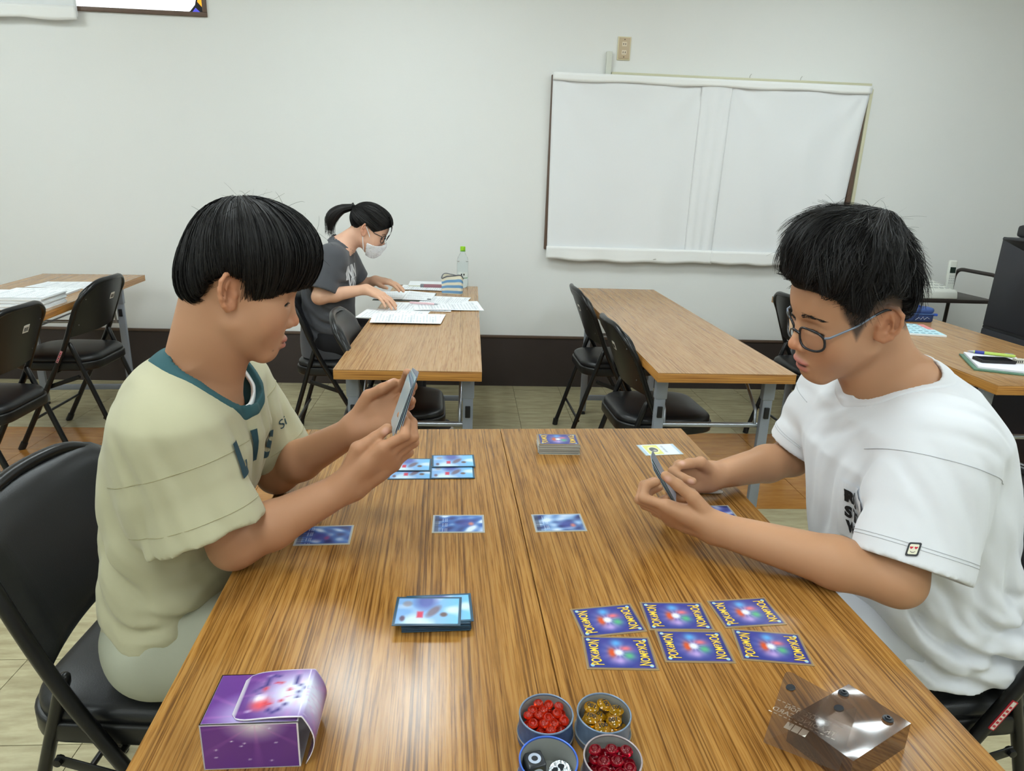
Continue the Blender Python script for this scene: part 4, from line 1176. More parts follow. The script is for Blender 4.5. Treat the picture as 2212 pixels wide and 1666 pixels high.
def strands_on(H, hair, ph, zl, crown, n, parent, base, seed=1, jitter=.004, lift=.003, wid=.001, over=.01, curl=0.0, frac=(.0, .75), m=12, seglen=1.0, lift_end=0.0, hmat=None, clump=0, cspread=.06):
    """combed strands: from the crown along great circles down to the hairline, riding on the hair volume"""
    r = np.random.default_rng(seed); cr = crown/np.linalg.norm(crown)
    a = np.cross(cr, (0, 1, 0)); a /= np.linalg.norm(a); b = np.cross(cr, a)
    phi = r.uniform(0, 2*math.pi, n); t0 = r.uniform(frac[0], frac[1], n)
    gid = np.arange(n)
    if clump:
        K = max(1, n//clump); gid = r.integers(0, K, n)
        phi = r.uniform(0, 2*math.pi, K)[gid]; t0 = np.clip(r.uniform(frac[0], frac[1], K)[gid]+r.normal(0, .03, n), 0, .97); dphi = r.normal(0, cspread, n)
    gv = lambda f: f(n)[gid] if clump else f(n)
    C = np.array([.008, 0, .055])
    th_max = 2.55
    th = np.linspace(.03, th_max, 60)
    ph2 = phi[:, None] if not clump else phi[:, None]+dphi[:, None]*np.clip(1.15-th[None]/1.9, .25, 1)
    D = (np.cos(th)[None, :, None]*cr+np.sin(th)[None, :, None]*(np.cos(ph2)[..., None]*a+np.sin(ph2)[..., None]*b))
    # radius of the hair volume along each direction (vectorised bisection, ignoring the hairline cut)
    flat = D.reshape(-1, 3); lo = np.full(len(flat), .02); hi = np.full(len(flat), .22)
    for _ in range(11):
        mid = (lo+hi)/2; dd = hair_solid(hair, (C+flat*mid[:, None]).astype(F32)); inside = dd < 0
        lo = np.where(inside, mid, lo); hi = np.where(inside, hi, mid)
    R = ((lo+hi)/2).reshape(n, -1); pos = C+D*R[..., None]
    az = np.degrees(np.arctan2(np.abs(pos[..., 1]), pos[..., 0])); zc = np.interp(az, ph, zl)
    below = pos[..., 2] < zc+(gv(lambda m_: r.normal(0, over, m_))+r.normal(0, over*.35, n))[:, None]-.004
    end = np.where(below.any(1), below.argmax(1), 59); end = np.maximum(end, 6)
    s0 = t0*end*.85; k = np.linspace(0, 1, m)
    end2 = np.minimum(end, s0+60*seglen*gv(lambda m_: r.uniform(.6, 1.2, m_)))
    fi = s0[:, None]+(end2-s0)[:, None]*k[None]
    i0 = np.clip(np.floor(fi).astype(int), 0, 58); f = (fi-i0)[..., None]; rows = np.arange(n)[:, None]
    pts = pos[rows, i0]*(1-f)+pos[rows, i0+1]*f; nor = D[rows, i0]
    off = r.uniform(-.2, 1, n)[:, None]*lift*(1-.3*k[None])
    off = off+lift_end*(gv(lambda m_: r.uniform(-.3, 1, m_))[:, None]*k[None]**1.6)
    pts = pts+nor*off[..., None]
    side = np.cross(np.gradient(pts, axis=1), nor); side /= np.linalg.norm(side, axis=2, keepdims=True)+1e-9
    pts = pts+side*((gv(lambda m_: r.normal(0, jitter, m_))+r.normal(0, jitter*.25, n))[:, None]*k[None]**1.5)[..., None]
    if curl: pts = pts+side*(curl*np.sin(k[None]*gv(lambda m_: r.uniform(2, 6, m_))[:, None]+gv(lambda m_: r.uniform(0, 6.3, m_))[:, None])*k[None])[..., None]+nor*(curl*.8*np.sin(k[None]*gv(lambda m_: r.uniform(2, 5, m_))[:, None]+gv(lambda m_: r.uniform(0, 6.3, m_))[:, None])*k[None])[..., None]
    W = H.wld(pts.reshape(-1, 3)).reshape(pts.shape)
    return ribbons('strands', (W, nor@H.R.T), r.uniform(.6, 1.3, n)*wid, hmat or m_hair, parent, base)
def hair_solid(hair, q): return hair(q, True) if hair.__code__.co_argcount > 1 else hair(q)
def fly_away(H, hair, n, parent, base, seed, top=True, L=(.02, .06)):
    r = np.random.default_rng(seed); P0, NR = [], []
    for _ in range(n):
        u = r.normal(size=3); u[2] = abs(u[2])+.7; u /= np.linalg.norm(u)
        rr = np.linspace(.06, .2, 60); d = hair_solid(hair, (np.array([.008, 0, .055])+u*rr[:, None]).astype(F32)); k = np.argmax(d > 0); p = np.array([.008, 0, .055])+u*(rr[k]-.003)
        t = np.cross(u, r.normal(size=3)); t /= np.linalg.norm(t); ln = r.uniform(*L); cv = r.uniform(.3, 1.4)
        s_ = np.array([p+u*ln*.5*math.sin(q*cv*1.2)+t*ln*q for q in np.linspace(0, 1, 8)]); P0.append(s_); NR.append(np.tile(np.cross(u, t), (8, 1)))
    P0 = np.array(P0); NR = np.array(NR)
    ribbons('loose_hairs', (H.wld(P0.reshape(-1, 3)).reshape(P0.shape), NR@H.R.T), np.full(n, .0006), m_hair, parent, base)
def cards_in_hand(label, c, up, across, n, col, spread=.006):
    up = np.array(up, float); up /= np.linalg.norm(up); ac = np.array(across, float); ac -= up*(up@ac); ac /= np.linalg.norm(ac); nr = np.cross(ac, up)
    e = empty('hand_of_cards', tuple(c), 0, label, 'cards', 'hands of cards')
    mm = mat('sleeve_film', col, .15, spec=.7); mf = mat('card_dark_face', srgb(138, 146, 162), .3)
    for i in range(n):
        a = (i-(n-1)/2)*.09
        u2 = up*math.cos(a)+ac*math.sin(a); a2 = ac*math.cos(a)-up*math.sin(a)
        Mx = Matrix(((a2[0], u2[0], nr[0]), (a2[1], u2[1], nr[1]), (a2[2], u2[2], nr[2])))
        cc = nr*(i-(n-1)/2)*.0022+up*(i-(n-1)/2)*spread
        o = obj('card', box_me('card', (0, 0, 0), (.066, .092, .0007), mm if i % 2 == 0 else mf), e)
        o.matrix_local = Matrix.Translation(Vector(cc)) @ Mx.to_4x4()
    return e
build_left()
# ------------------------------------------------------------------ person in the white T-shirt
m_gl_f = mat('spectacle_frame', srgb(30, 32, 38), 0.25); m_gl_t = mat('spectacle_temple', srgb(128, 140, 158), 0.3, 0.3)
m_lens = mat('spectacle_lens', (1, 1, 1, 1), 0.03, trans=1.0, ior=1.02, spec=.3)
def spectacles(H, parent, base, c=(.1005, .0335, -.006), hw=.0245, hh=.0185, r=.0017, lens=True, temple=None, tint=None):
    root = None
    def wl(pts): return [tuple(np.array(H.wld(p))-np.array(base)) for p in pts]
    for sy in (-1, 1):
        ring = []
        for k in range(28):
            a = 2*math.pi*k/28; ca, sa = math.cos(a), math.sin(a)
            y = hw*np.sign(ca)*abs(ca)**.75; z = hh*np.sign(sa)*abs(sa)**.72
            yy = c[1]+y
            ring.append((c[0]-.9*(yy-.012)**2*8-.12*z*-1*0, sy*yy, c[2]+z*(1-.06*ca)))
        rim = obj('rim', tube_me('rim', wl(ring), r, m_gl_f, 8, True), parent)
        if lens:
            pts = wl(ring); cen = np.mean(np.array(pts), 0)
            obj('lens', me_from('lens', pts+[tuple(cen)], [(k, (k+1) % 28, 28) for k in range(28)], m_lens, True), parent)
        tp = [(c[0]-.9*(c[1]+hw-.012)**2*8, sy*(c[1]+hw+.001), c[2]+.010), (.082, sy*(.0665), c[2]+.013), (.045, sy*.0735, .013), (.012, sy*.0765, .027)]
        t1 = obj('temple', tube_me('temple', wl(tp), [.0021, .0019, .0017, .0017], tint or m_gl_t, 8), parent)
        tp2 = [(.014, sy*.0765, .0265), (0, sy*.079, .032), (-.012, sy*.0785, .030), (-.022, sy*.076, .016)]
        obj('temple_tip', tube_me('temple_tip', wl(fillet(tp2, .006, 4)), .0022, m_gl_f, 8), parent)
    obj('bridge', tube_me('bridge', wl([(c[0]+.001, -.0105, c[2]+.004), (c[0]+.004, 0, c[2]+.007), (c[0]+.001, .0105, c[2]+.004)]), r*1.1, m_gl_f, 8), parent)
def build_right():
    YM = 1.10
    base = (.86, YM, 0)
    e = empty('person', base, 0, 'person in a white T-shirt and glasses, looking down at cards held over the table', 'person')
    tr = V3(P(1905, 707, 1.03)); yaw, pitch = 182, 16
    side = np.array([math.cos(math.radians(yaw+90)), math.sin(math.radians(yaw+90)), 0])
    ph = [0, 20, 40, 52, 60, 68, 78, 100, 118, 130, 145, 160, 180]
    zl = [.062, .058, .048, .030, -.006, .014, .034, .040, .026, -.006, -.024, -.030, -.032]
    def stub(q):
        az = np.degrees(np.arctan2(np.abs(q[:, 1]), q[:, 0])); zc = np.interp(az, ph, zl)
        w = np.clip((q[:, 2]-zc+.014)/.016, 0, 1)*.75
        return w*np.clip((az-44)/8, 0, 1)
    H = Head(tr-head_frame(yaw, pitch, -10)@np.array([0, .074, 0]), yaw, pitch, -10, 1.03, slit=(-.0005, .0016), open=.0028, moles=[(.085, .028, -.062, .0020)], stubble=stub)
    SLn, ELn, WLn = V3(P(2058, 925, .935)), V3(P(1938, 1262, .865)), V3(P(1548, 1142, 1.005))
    SRf, ERf, WRf = np.array([.765, 1.30, .945]), V3(P(1708, 1002, 1.325)), V3(P(1535, 1030, 1.225))
    WLn[2] = max(WLn[2], .735); ELn[2] = max(ELn[2], .738); ERf[2] = max(ERf[2], .745); WRf[2] = max(WRf[2], .74)
    hL = Hand(WLn, V3(P(1440, 1108, 1.045))-WLn, (.13, .77, .62), False,
              [(0, 84, 55), (6, 80, 50), (10, 78, 48), (14, 72, 46)],
              [(.72, .60, .30), (.85, .46, .20), (.86, .48, .15), (-.2, .6, -.8)], scale=.98, splay=(3, 0, -3, -6))
    hR = Hand(WRf, V3(P(1440, 1034, 1.19))-WRf, (.20, -.93, -.1), True,
              [(36, 70, 36), (40, 72, 38), (44, 72, 40), (48, 70, 40)],
              [(.78, .52, .20), (.97, .08, .18), (.97, -.12, .12), (0, .9, .2)], scale=.98)
    nb = V3(P(1935, 875, 1.11)); hn = H.wld((-.024, 0, -.03))
    zs = [.465, .55, .65, .75, .85, .93, .99, 1.03]
    tf = [.78, .76, .73, .71, .70, .71, .74, .78]; tb = [.99, .98, .945, .91, .88, .86, .84, .80]; th = [.135, .135, .135, .14, .145, .13, .08, .02]
    tors = loft(zs, tf, tb, th, YM)
    def neck(p):
        d = d_cap(p, hn, nb, .053, .057)
        d = smin(d, d_cap(p, H.wld((.015, 0, -.055)), nb+np.array([-.026, 0, -.02]), .035, .040), .025)
        return smin(d, d_cap(p, nb+np.array([0, -.07, -.05]), nb+np.array([0, .07, -.05]), .042, .042), .05)
    groups = [H.group(), Group(neck, nb-.2, hn+.12, .022), Group(tors, (.58, .90, .42), (1.08, 1.30, 1.06), .04),
              arm_group(SLn+np.array([-.01, .02, -.03]), ELn, WLn, (.036, .042, .037, .027), .041, .03), arm_group(SRf, ERf, WRf, (.042, .040, .036, .026), .039, .03), hL.group(), hR.group()]
    V, Fc = mesh_sdf(lambda p: eval_groups(groups, p), (.28, .78, .44), (1.10, 1.42, 1.34), .0025)
    q = H.loc(V.astype(F32)); c = np.tile(np.array((184, 138, 104), float), (len(V), 1))
    isH = (np.abs(q[:, 0]) < .14) & (np.abs(q[:, 1]) < .12) & (q[:, 2] > -.12) & (q[:, 2] < .15)
    hc = head_rgb(q[isH], (190, 144, 112), (188, 112, 108), H.o); w = np.clip((q[isH][:, 2]+.12)/.05, 0, 1)[:, None]
    c[isH] = c[isH]*(1-w)+hc*w
    for h in (hR, hL): h.tint(V.astype(F32), c)
    sculpt('body', V, Fc, m_skin, base, e, c)
    eyes(H, base, e, iris_dir=(1, 0, -.5)); brow(H, base, e, n=120, seed=8, z=.0255, w=.0008, thick=.0046)
    spec = obj('spectacles', tube_me('nose_pad', [tuple(H.wld((.096, -.009, -.004))-np.array(base)), tuple(H.wld((.095, -.0105, -.010))-np.array(base))], .0016, m_gl_f, 6), e)
    spectacles(H, spec, base, c=(.1005, .0335, -.011), r=.0021, hw=.0245, hh=.0185)
    # --- shirt
    xf = [.745, .715, .688, .664, .648, .662, .705, .76]; xb = [1.045, 1.045, 1.012, .972, .940, .910, .872, .81]; hw = [.19, .20, .20, .195, .195, .185, .12, .03]
    t_ = loft(zs, xf, xb, hw, YM)
    sL = Sleeve(SLn+np.array([-.005, .012, -.03]), V3(P(1962, 1222, .880)), .080, .084)
    sR = Sleeve(SRf+np.array([0, -.01, -.03]), V3(P(1718, 968, 1.318)), .074, .064)
    nk = (V3(P(2014, 792, YM)), V3(P(1842, 864, YM)), .085)
    hemz = lambda p: (.475+.010*np.sin(p[:, 1]*22+1)-p[:, 2]).astype(F32)
    fl = [((.86, .93, .56), .10, (.5, 0, 1), .060, .009, .5), ((.95, .93, .55), .09, (-.3, 0, 1), .065, .008, 2.0), ((.78, .94, .60), .08, (.8, 0, .8), .05, .008, .8), ((.90, .92, .66), .09, (1, 0, .5), .06, .005, .3),
          ((.72, .95, .80), .09, (.8, .3, .6), .06, .004, 1.0), ((.70, 1.06, .78), .10, (.2, 1, .4), .06, .004, .2), ((.70, 1.10, .93), .07, (.3, .6, 1), .05, .003, .4), ((.72, .90, .86), .07, (1, 0, .35), .05, .004, 1.3), ((.76, .93, .96), .06, (.6, .6, 1), .045, .003, .1), ((.95, 1.0, .8), .12, (0, 1, .4), .08, .003, .6), ((.72, 1.30, .86), .07, (.8, 0, .7), .05, .004, .6)]
    S = Shirt(t_, [sL, sR], nk, hemz, fl)
    Vs, Fs = mesh_sdf(S.cloth, (.56, .76, .44), (1.12, 1.44, 1.08), .0042); Vs = relax(Vs, Fs, 1, .4)
    m_tee = mat('white_jersey', srgb(222, 224, 229), 0.85, bump=(1500, .12, .0005), sheen=.15)
    sculpt('t_shirt', Vs, Fs, m_tee, base, e)
    Vb, Fb = mesh_sdf(lambda p: S.band(p, .017, .0032), (.62, .95, .84), (.96, 1.25, 1.10), .0032); Vb = relax(Vb, Fb, 1, .4)
    sculpt('collar', Vb, Fb, m_tee, base, e)
    bv = bvh_of(Vs, Fs)
    m_seam = mat('white_seam', srgb(186, 188, 194), .9)
    for sl in (sL, sR):
        seam_ring('shoulder_seam', sl, .035, bv, base, e, m_seam); seam_ring('cuff_stitch', sl, sl.L-.026, bv, base, e, m_seam, .0006); seam_ring('cuff_stitch', sl, sl.L-.031, bv, base, e, m_seam, .0006)
    # chest pocket with lettering
    z0 = P(1865, 1120, .985).z
    pk = me_from('pocket_blank', [(-.045, -.055, 0), (.045, -.055, 0), (.045, .05, 0), (-.045, .05, 0)], [(0, 1, 2, 3)], m_tee)
    po = project_mesh('pocket', pk, .09, (.68, 1.005, z0-.005), (0, -1, 0), (0, 0, 1), (1, .12, 0), bv, mat('pocket_jersey', srgb(222, 224, 229), .85, bump=(1500, .12, .0005)), base, e, .0035, 4)
    for k, (tx, dy, dz) in enumerate((('RID', 0, .022), ('S T', .003, -.008), ('W', .004, -.036))):
        project_text('pocket_letters', tx, .028, (.68, 1.012+dy, z0+dz), (0, -1, 0), (0, 0, 1), (1, .12, 0), bv, m_ink, base, e, .0018, .0065, 1.0, 3)
    # embroidered face emblem on the sleeve
    emc = V3(P(1973, 1187, .82)); d_ = emc-np.array([0, 0, CAM_Z]); nrm = np.array([.0, 1.0, .0])
    em_o = V3(P(1973, 1187, .80)); ru, uu = (1, 0, -.06), (.10, 0, 1)
    ray = np.array(P(1973, 1187, 1.0)-Vector((0, 0, CAM_Z)))
    org = V3(P(1973, 1187, .80))
    m_cr = mat('cream_thread', srgb(232, 230, 208), .8); m_gr = mat('grey_thread', srgb(60, 62, 66), .8); m_rt = mat('red_thread', srgb(200, 50, 70), .8)
    nn = (0.25, .95, -.1)
    def flat(ol): return me_from('flat', [(x, y, 0) for x, y in ol], [tuple(range(len(ol)))], m_cr)
    def sq(w, h, r, cx=0, cy=0): return flat(round_rect(w, h, r, 3, cx, cy))
    project_mesh('emblem', sq(.0200, .0225, .003), .02, org, ru, uu, ray, bv, m_gr, base, e, .0016, 1)
    project_mesh('emblem_face', sq(.0140, .0165, .002), .02, org, ru, uu, ray, bv, m_cr, base, e, .0024, 1)
    for sx in (-1, 1):
        ht = [(math.copysign(1, math.sin(t))*abs(math.sin(t))**3*.0026+sx*.0035, (13*math.cos(t)-5*math.cos(2*t)-2*math.cos(3*t)-math.cos(4*t))/16*.0026+.0025) for t in np.linspace(0, 2*math.pi, 15)[:-1]][::-1]
        project_mesh('emblem_heart', flat(ht), .02, org, ru, uu, ray, bv, m_rt, base, e, .0030, 0)
    sm = [(-.0035, -.0030), (-.0015, -.0046), (.0015, -.0046), (.0035, -.0030), (.0038, -.0037), (.0016, -.0055), (-.0016, -.0055), (-.0038, -.0037)][::-1]
    project_mesh('emblem_smile', flat(sm), .02, org, ru, uu, ray, bv, m_ink, base, e, .0030, 0)
    # --- trousers, shoes
    m_tr = mat('light_grey_cotton', srgb(196, 198, 204), 0.9, bump=(900, .2, .0006))
    hipL, hipR = (.90, 1.02, .532), (.90, 1.18, .532); kL, kR = (.44, .99, .535), (.44, 1.22, .535); aL, aR = (.46, .985, .10), (.44, 1.225, .10)
    cyl_legs('trousers', 0, [hipL, hipR], [kL, kR], [aL, aR], (.078, .064, .048), m_tr, base, e, extra=lambda p: d_ell(p, (.915, YM, .535), (.092, .140, .080)))
    for a in (aL, aR): shoe(base, e, a, math.pi, m_sneak, m_sole)
    # --- hair: short, thick, tousled
    def hair(q):
        d = d_ell(q, (.010, 0, .074), (.090, .080, .102))
        d = smin(d, d_ell(q, (.048, 0, .114), (.050, .058, .046)), .04)
        d = smin(d, d_ell(q, (-.026, 0, .046), (.056, .070, .070)), .03)
        d = d+wob3(q.astype(F32), 80, .0045, 4)
        az = np.degrees(np.arctan2(np.abs(q[:, 1]), q[:, 0])); zc = np.interp(az, ph, zl)
        cutd = (zc+.012-q[:, 2])
        # sides taper close to the skull towards the hairline
        thin = np.clip((q[:, 2]-zc)/.085, 0, 1)
        sk = d_ell(q, (.008, 0, .042), (.090, .077, .088))
        d = np.where(az > 45, np.maximum(d, sk-.002-.07*thin), np.maximum(d, sk-.010-.09*thin))
        return smax(d.astype(F32), (cutd*.85).astype(F32), .008)
    Vh, Fh = mesh_sdf(lambda p: hair(H.loc(p)), H.c-.2, H.c+.2, .0045)
    hb = sculpt('hair', Vh, Fh, m_hairbase, base, e)
    strands_on(H, hair, ph, zl, np.array([-.45, .05, .9]), 12000, hb, base, seed=12, jitter=.016, lift=.004, wid=.0010, over=.011, curl=.006, frac=(0, .95), m=9, seglen=.26, lift_end=.016, clump=16, cspread=.07)
    fly_away(H, hair, 70, hb, base, 6, L=(.012, .045))
    cards_in_hand('hand of sleeved playing cards held by the person in white', V3(P(1434, 1035, 1.125)), V3(P(1408, 990, 1.15))-V3(P(1460, 1082, 1.13)), (.15, 1, .05), 4, srgb(120, 122, 136), .004)
    return e
build_right()

# ------------------------------------------------------------------ person with ponytail and mask, studying at the back
def build_girl():
    YM = 3.33
    base = (-.66, YM, 0)
    e = empty('person', base, 0, 'person with ponytail, white face mask and dark grey T-shirt, writing on papers', 'person')
    tr = V3(P(788, 500, 3.265)); yaw, pitch = 4, 26
    side = np.array([math.cos(math.radians(yaw-90)), math.sin(math.radians(yaw-90)), 0])
    H = Head(tr-side*.070, yaw, pitch, 0, .96, slit=(.0, .0025))
    SR, ER, WR = V3(P(712, 552, 3.19)), V3(P(690, 642, 3.13)), V3(P(790, 625, 3.20))
    SL, EL, WL = np.array([-.62, 3.47, .93]), np.array([-.55, 3.52, .755]), V3(P(810, 606, 3.46))
    for v in (ER, WR, EL, WL): v[2] = max(v[2], .742)
    hR = Hand(WR, V3(P(838, 645, 3.16))-WR, (0, .1, -1), True, [(14, 18, 10)]*4, [(.8, .55, .2), (.9, .4, .1), (.95, .3, .1)], scale=.92)
    hL = Hand(WL, (.9, -.35, -.02), (0, 0, -1), False, [(14, 18, 10)]*4, [(.8, .55, .2), (.9, .4, .1), (.95, .3, .1)], scale=.92)
    for h in (hR, hL): pass
    nb = V3(P(738, 530, YM)); hn = H.wld((-.022, 0, -.03))
    zs = [.44, .55, .68, .80, .90, .96, 1.0]
    tors = loft(zs, [-.77, -.76, -.76, -.77, -.75, -.70, -.63], [-.56, -.57, -.58, -.575, -.57, -.565, -.60], [.14, .135, .135, .14, .14, .10, .02], YM)
    def neck(p):
        d = d_cap(p, hn, nb, .048, .050)
        return smin(d, d_cap(p, nb+np.array([0, -.09, -.03]), nb+np.array([0, .09, -.03]), .038, .038), .05)
    groups = [H.group(), Group(neck, nb-.2, hn+.12, .022), Group(tors, (-.86, YM-.2, .4), (-.5, YM+.2, 1.05), .04),
              arm_group(SR, ER, WR, (.038, .036, .032, .022), .034, .03), arm_group(SL, EL, WL, (.038, .036, .032, .022), .034, .03), hR.group(), hL.group()]
    V, Fc = mesh_sdf(lambda p: eval_groups(groups, p), (-.92, 3.02, .40), (-.2, 3.66, 1.30), .0042)
    q = H.loc(V.astype(F32)); c = np.tile(np.array((216, 170, 142), float), (len(V), 1))
    isH = (np.abs(q[:, 0]) < .14) & (np.abs(q[:, 1]) < .12) & (q[:, 2] > -.12) & (q[:, 2] < .15)
    c[isH] = head_rgb(q[isH], (222, 176, 150), (200, 130, 124), H.o)
    sculpt('body', V, Fc, m_skin, base, e, c)
    eyes(H, base, e, iris_dir=(1, 0, -.5)); brow(H, base, e, n=30, w=.0014)
    # mask
    m_mask = mat('white_mask', srgb(238, 238, 242), .85)
    def mask(p):
        q = H.loc(p); d0 = smin(head_sdf(q, {}), d_ell(q, (.080, 0, -.045), (.030, .040, .045)), .03)
        d = smax(d0-.005, -(d0-.001), .002)
        d = smax(d, (.030-.25*(q[:, 2]+.05)-q[:, 0]).astype(F32), .004); d = smax(d, (q[:, 2]+.010+.55*(np.abs(q[:, 1])-.01)).astype(F32), .004)
        return smax(d, (-.112-q[:, 2]).astype(F32), .004)
    Vm, Fm = mesh_sdf(mask, H.c-.16, H.c+.16, .0034); mk = sculpt('face_mask', Vm, Fm, m_mask, base, e)
    for sy in (-1, 1):
        for pts in ([(.045, sy*.062, -.030), (.02, sy*.072, .0), (-.002, sy*.080, .024)], [(.032, sy*.057, -.088), (.012, sy*.070, -.05), (-.004, sy*.078, -.018)]):
            obj('ear_loop', tube_me('ear_loop', [tuple(H.wld(x)-np.array(base)) for x in pts], .0022, m_mask, 6), mk)
    spec = obj('spectacles', tube_me('nose_pad', [tuple(H.wld((.096, -.009, .004))-np.array(base)), tuple(H.wld((.095, -.0105, -.002))-np.array(base))], .0016, m_gl_f, 6), e)
    spectacles(H, spec, base, c=(.1000, .0335, .000), tint=m_gl_f, r=.0016)
    # hair
    ph = [0, 25, 45, 60, 75, 95, 115, 140, 180]; zl = [.075, .060, .030, .010, .022, .034, .012, -.028, -.040]
    def hair(q):
        d = d_ell(q, (.002, 0, .052), (.103, .084, .087)); d = smin(d, d_ell(q, (.05, 0, .075), (.05, .062, .045)), .03)
        az = np.degrees(np.arctan2(np.abs(q[:, 1]), q[:, 0])); zc = np.interp(az, ph, zl)
        return smax(d, ((zc-q[:, 2])*.85).astype(F32), .008)
    Vh, Fh = mesh_sdf(lambda p: hair(H.loc(p)), H.c-.17, H.c+.17, .0045); hb = sculpt('hair', Vh, Fh, m_hairbase, base, e)
    # combed back towards the tie
    r = np.random.default_rng(5); n = 1500
    u = r.normal(size=(n, 3)); u /= np.linalg.norm(u, axis=1)[:, None]
    tie = np.array([-.105, 0, .075]); C = np.array([0, 0, .05]); tu = (tie-C)/np.linalg.norm(tie-C)
    k = np.linspace(0, 1, 8)[None, :, None]; D = u[:, None]*(1-k)+tu*k; D /= np.linalg.norm(D, axis=2, keepdims=True)
    lo, hi = np.full(D.shape[:2], .03).ravel(), np.full(D.shape[:2], .2).ravel(); fl_ = D.reshape(-1, 3)
    hs = lambda q: smin(d_ell(q, (.002, 0, .052), (.103, .084, .087)), d_ell(q, (.05, 0, .075), (.05, .062, .045)), .03)
    for _ in range(10):
        mid = (lo+hi)/2; ins = hs((C+fl_*mid[:, None]).astype(F32)) < 0; lo = np.where(ins, mid, lo); hi = np.where(ins, hi, mid)
    pts = (C+fl_*(lo+.0015)[:, None]).reshape(D.shape)
    az = np.degrees(np.arctan2(np.abs(pts[:, 0, 1]), pts[:, 0, 0])); ok = pts[:, 0, 2] > np.interp(az, ph, zl)
    pts, D = pts[ok], D[ok]
    ribbons('strands', (H.wld(pts.reshape(-1, 3)).reshape(pts.shape), D@H.R.T), np.full(len(pts), .0022), m_hair, hb, base)
    obj('hair_tie', tube_me('hair_tie', [tuple(H.wld(tie+np.array([-.003, .013*math.cos(a), .013*math.sin(a)]))-np.array(base)) for a in np.linspace(0, 6.283, 13)[:-1]], .005, m_black_pl, 8, True), hb)
    tp = [H.wld((-.100, 0, .074)), V3(P(735, 452, YM)), V3(P(718, 466, YM)), V3(P(713, 482, YM)), V3(P(713, 497, YM))]
    tp = fillet([tuple(x-np.array(base)) for x in tp], .03, 4); m_ = len(tp)
    obj('ponytail', tube_me('ponytail', tp, [max(.004, .013+.017*math.sin(math.pi*min(1, i/(m_-1)*1.05))**.8) for i in range(m_)], m_hair, 12), hb)
    n = 240; t = np.linspace(0, 1, 8); cen = np.array([np.interp(t*(m_-1), np.arange(m_), [x[j] for x in tp]) for j in range(3)]).T
    off = r.normal(size=(n, 3)); off /= np.linalg.norm(off, axis=1)[:, None]; rad = (.013+.017*np.sin(np.pi*np.minimum(1, t*.93))**.8)
    st = cen[None]+off[:, None]*rad[None, :, None]*r.uniform(.9, 1.08, n)[:, None, None]; st[:, -1] += r.normal(0, .006, (n, 3))+np.array([0, 0, -.012])
    ribbons('tail_strands', (st+np.array(base), np.tile(off[:, None], (1, 8, 1))), np.full(n, .002), m_hair, hb, base)
    # fringe locks beside the face
    n = 160; fr_ = []
    for i in range(n):
        y = r.uniform(-.06, .06); s0 = np.array([.075, y*.8, .115]); s1 = np.array([.118, y, .075]); s2 = np.array([.120, y*1.05, .035]); s3 = np.array([.108, y*1.1, r.uniform(-.005, .02)])
        tt = np.linspace(0, 1, 8)[:, None]; fr_.append((1-tt)**3*s0+3*tt*(1-tt)**2*s1+3*tt**2*(1-tt)*s2+tt**3*s3)
    fr_ = np.array(fr_); ribbons('fringe', (H.wld(fr_.reshape(-1, 3)).reshape(fr_.shape), np.tile((np.array([1, 0, .2])@H.R.T), (n, 8, 1))), np.full(n, .0022), m_hair, hb, base)
    # shirt
    t_ = loft(zs, [-.815, -.81, -.80, -.80, -.775, -.715, -.63], [-.545, -.55, -.555, -.545, -.55, -.555, -.60], [.175, .17, .165, .17, .165, .115, .02], YM)
    sR = Sleeve(SR+np.array([0, .01, -.02]), SR+(ER-SR)*.86, .070, .074); sL = Sleeve(SL+np.array([0, -.01, -.02]), SL+(EL-SL)*.8, .066, .064)
    nk = (V3(P(722, 505, YM)), V3(P(768, 540, YM)), .068)
    fl = [((-.65, 3.18, .62), .09, (.5, 0, 1), .06, .006, .4), ((-.72, 3.18, .75), .09, (.9, 0, .5), .07, .004, 1), ((-.6, 3.2, .82), .07, (.8, 0, .7), .05, .004, 0)]
    S = Shirt(t_, [sR, sL], nk, lambda p: (.455-p[:, 2]).astype(F32), fl)
    Vs, Fs = mesh_sdf(S.cloth, (-.90, 3.02, .42), (-.42, 3.66, 1.06), .0055); Vs = relax(Vs, Fs, 1, .4)
    sculpt('t_shirt', Vs, Fs, mat('charcoal_cotton', srgb(74, 75, 80), .9, bump=(1200, .12, .0006), sheen=.15), base, e)
    bv = bvh_of(Vs, Fs); m_wp = mat('white_print', srgb(225, 225, 228), .8)
    project_text('shirt_print', 'INN', .085, (-.5, 3.27, P(772, 590, 3.25).z), (0, 1, 0), (0, 0, 1), (-1, .1, 0), bv, m_wp, base, e, .004)
    project_text('shirt_print', 'VIN', .060, (-.5, 3.27, P(772, 612, 3.25).z), (0, 1, 0), (0, 0, 1), (-1, .1, 0), bv, m_wp, base, e, .002)
    m_bk = mat('black_trousers', srgb(26, 26, 30), .9)
    hipR, hipL = (-.66, YM-.09, .53), (-.66, YM+.09, .53); kR, kL = (-.26, YM-.10, .525), (-.26, YM+.10, .525); aR, aL = (-.28, YM-.10, .10), (-.26, YM+.10, .10)
    cyl_legs('trousers', 0, [hipR, hipL], [kR, kL], [aR, aL], (.085, .06, .045), m_bk, base, e, vox=.010, extra=lambda p: d_ell(p, (-.68, YM, .54), (.11, .165, .10)))
    for a in (aR, aL): shoe(base, e, a, 0, m_sneak, m_sole)
build_girl()
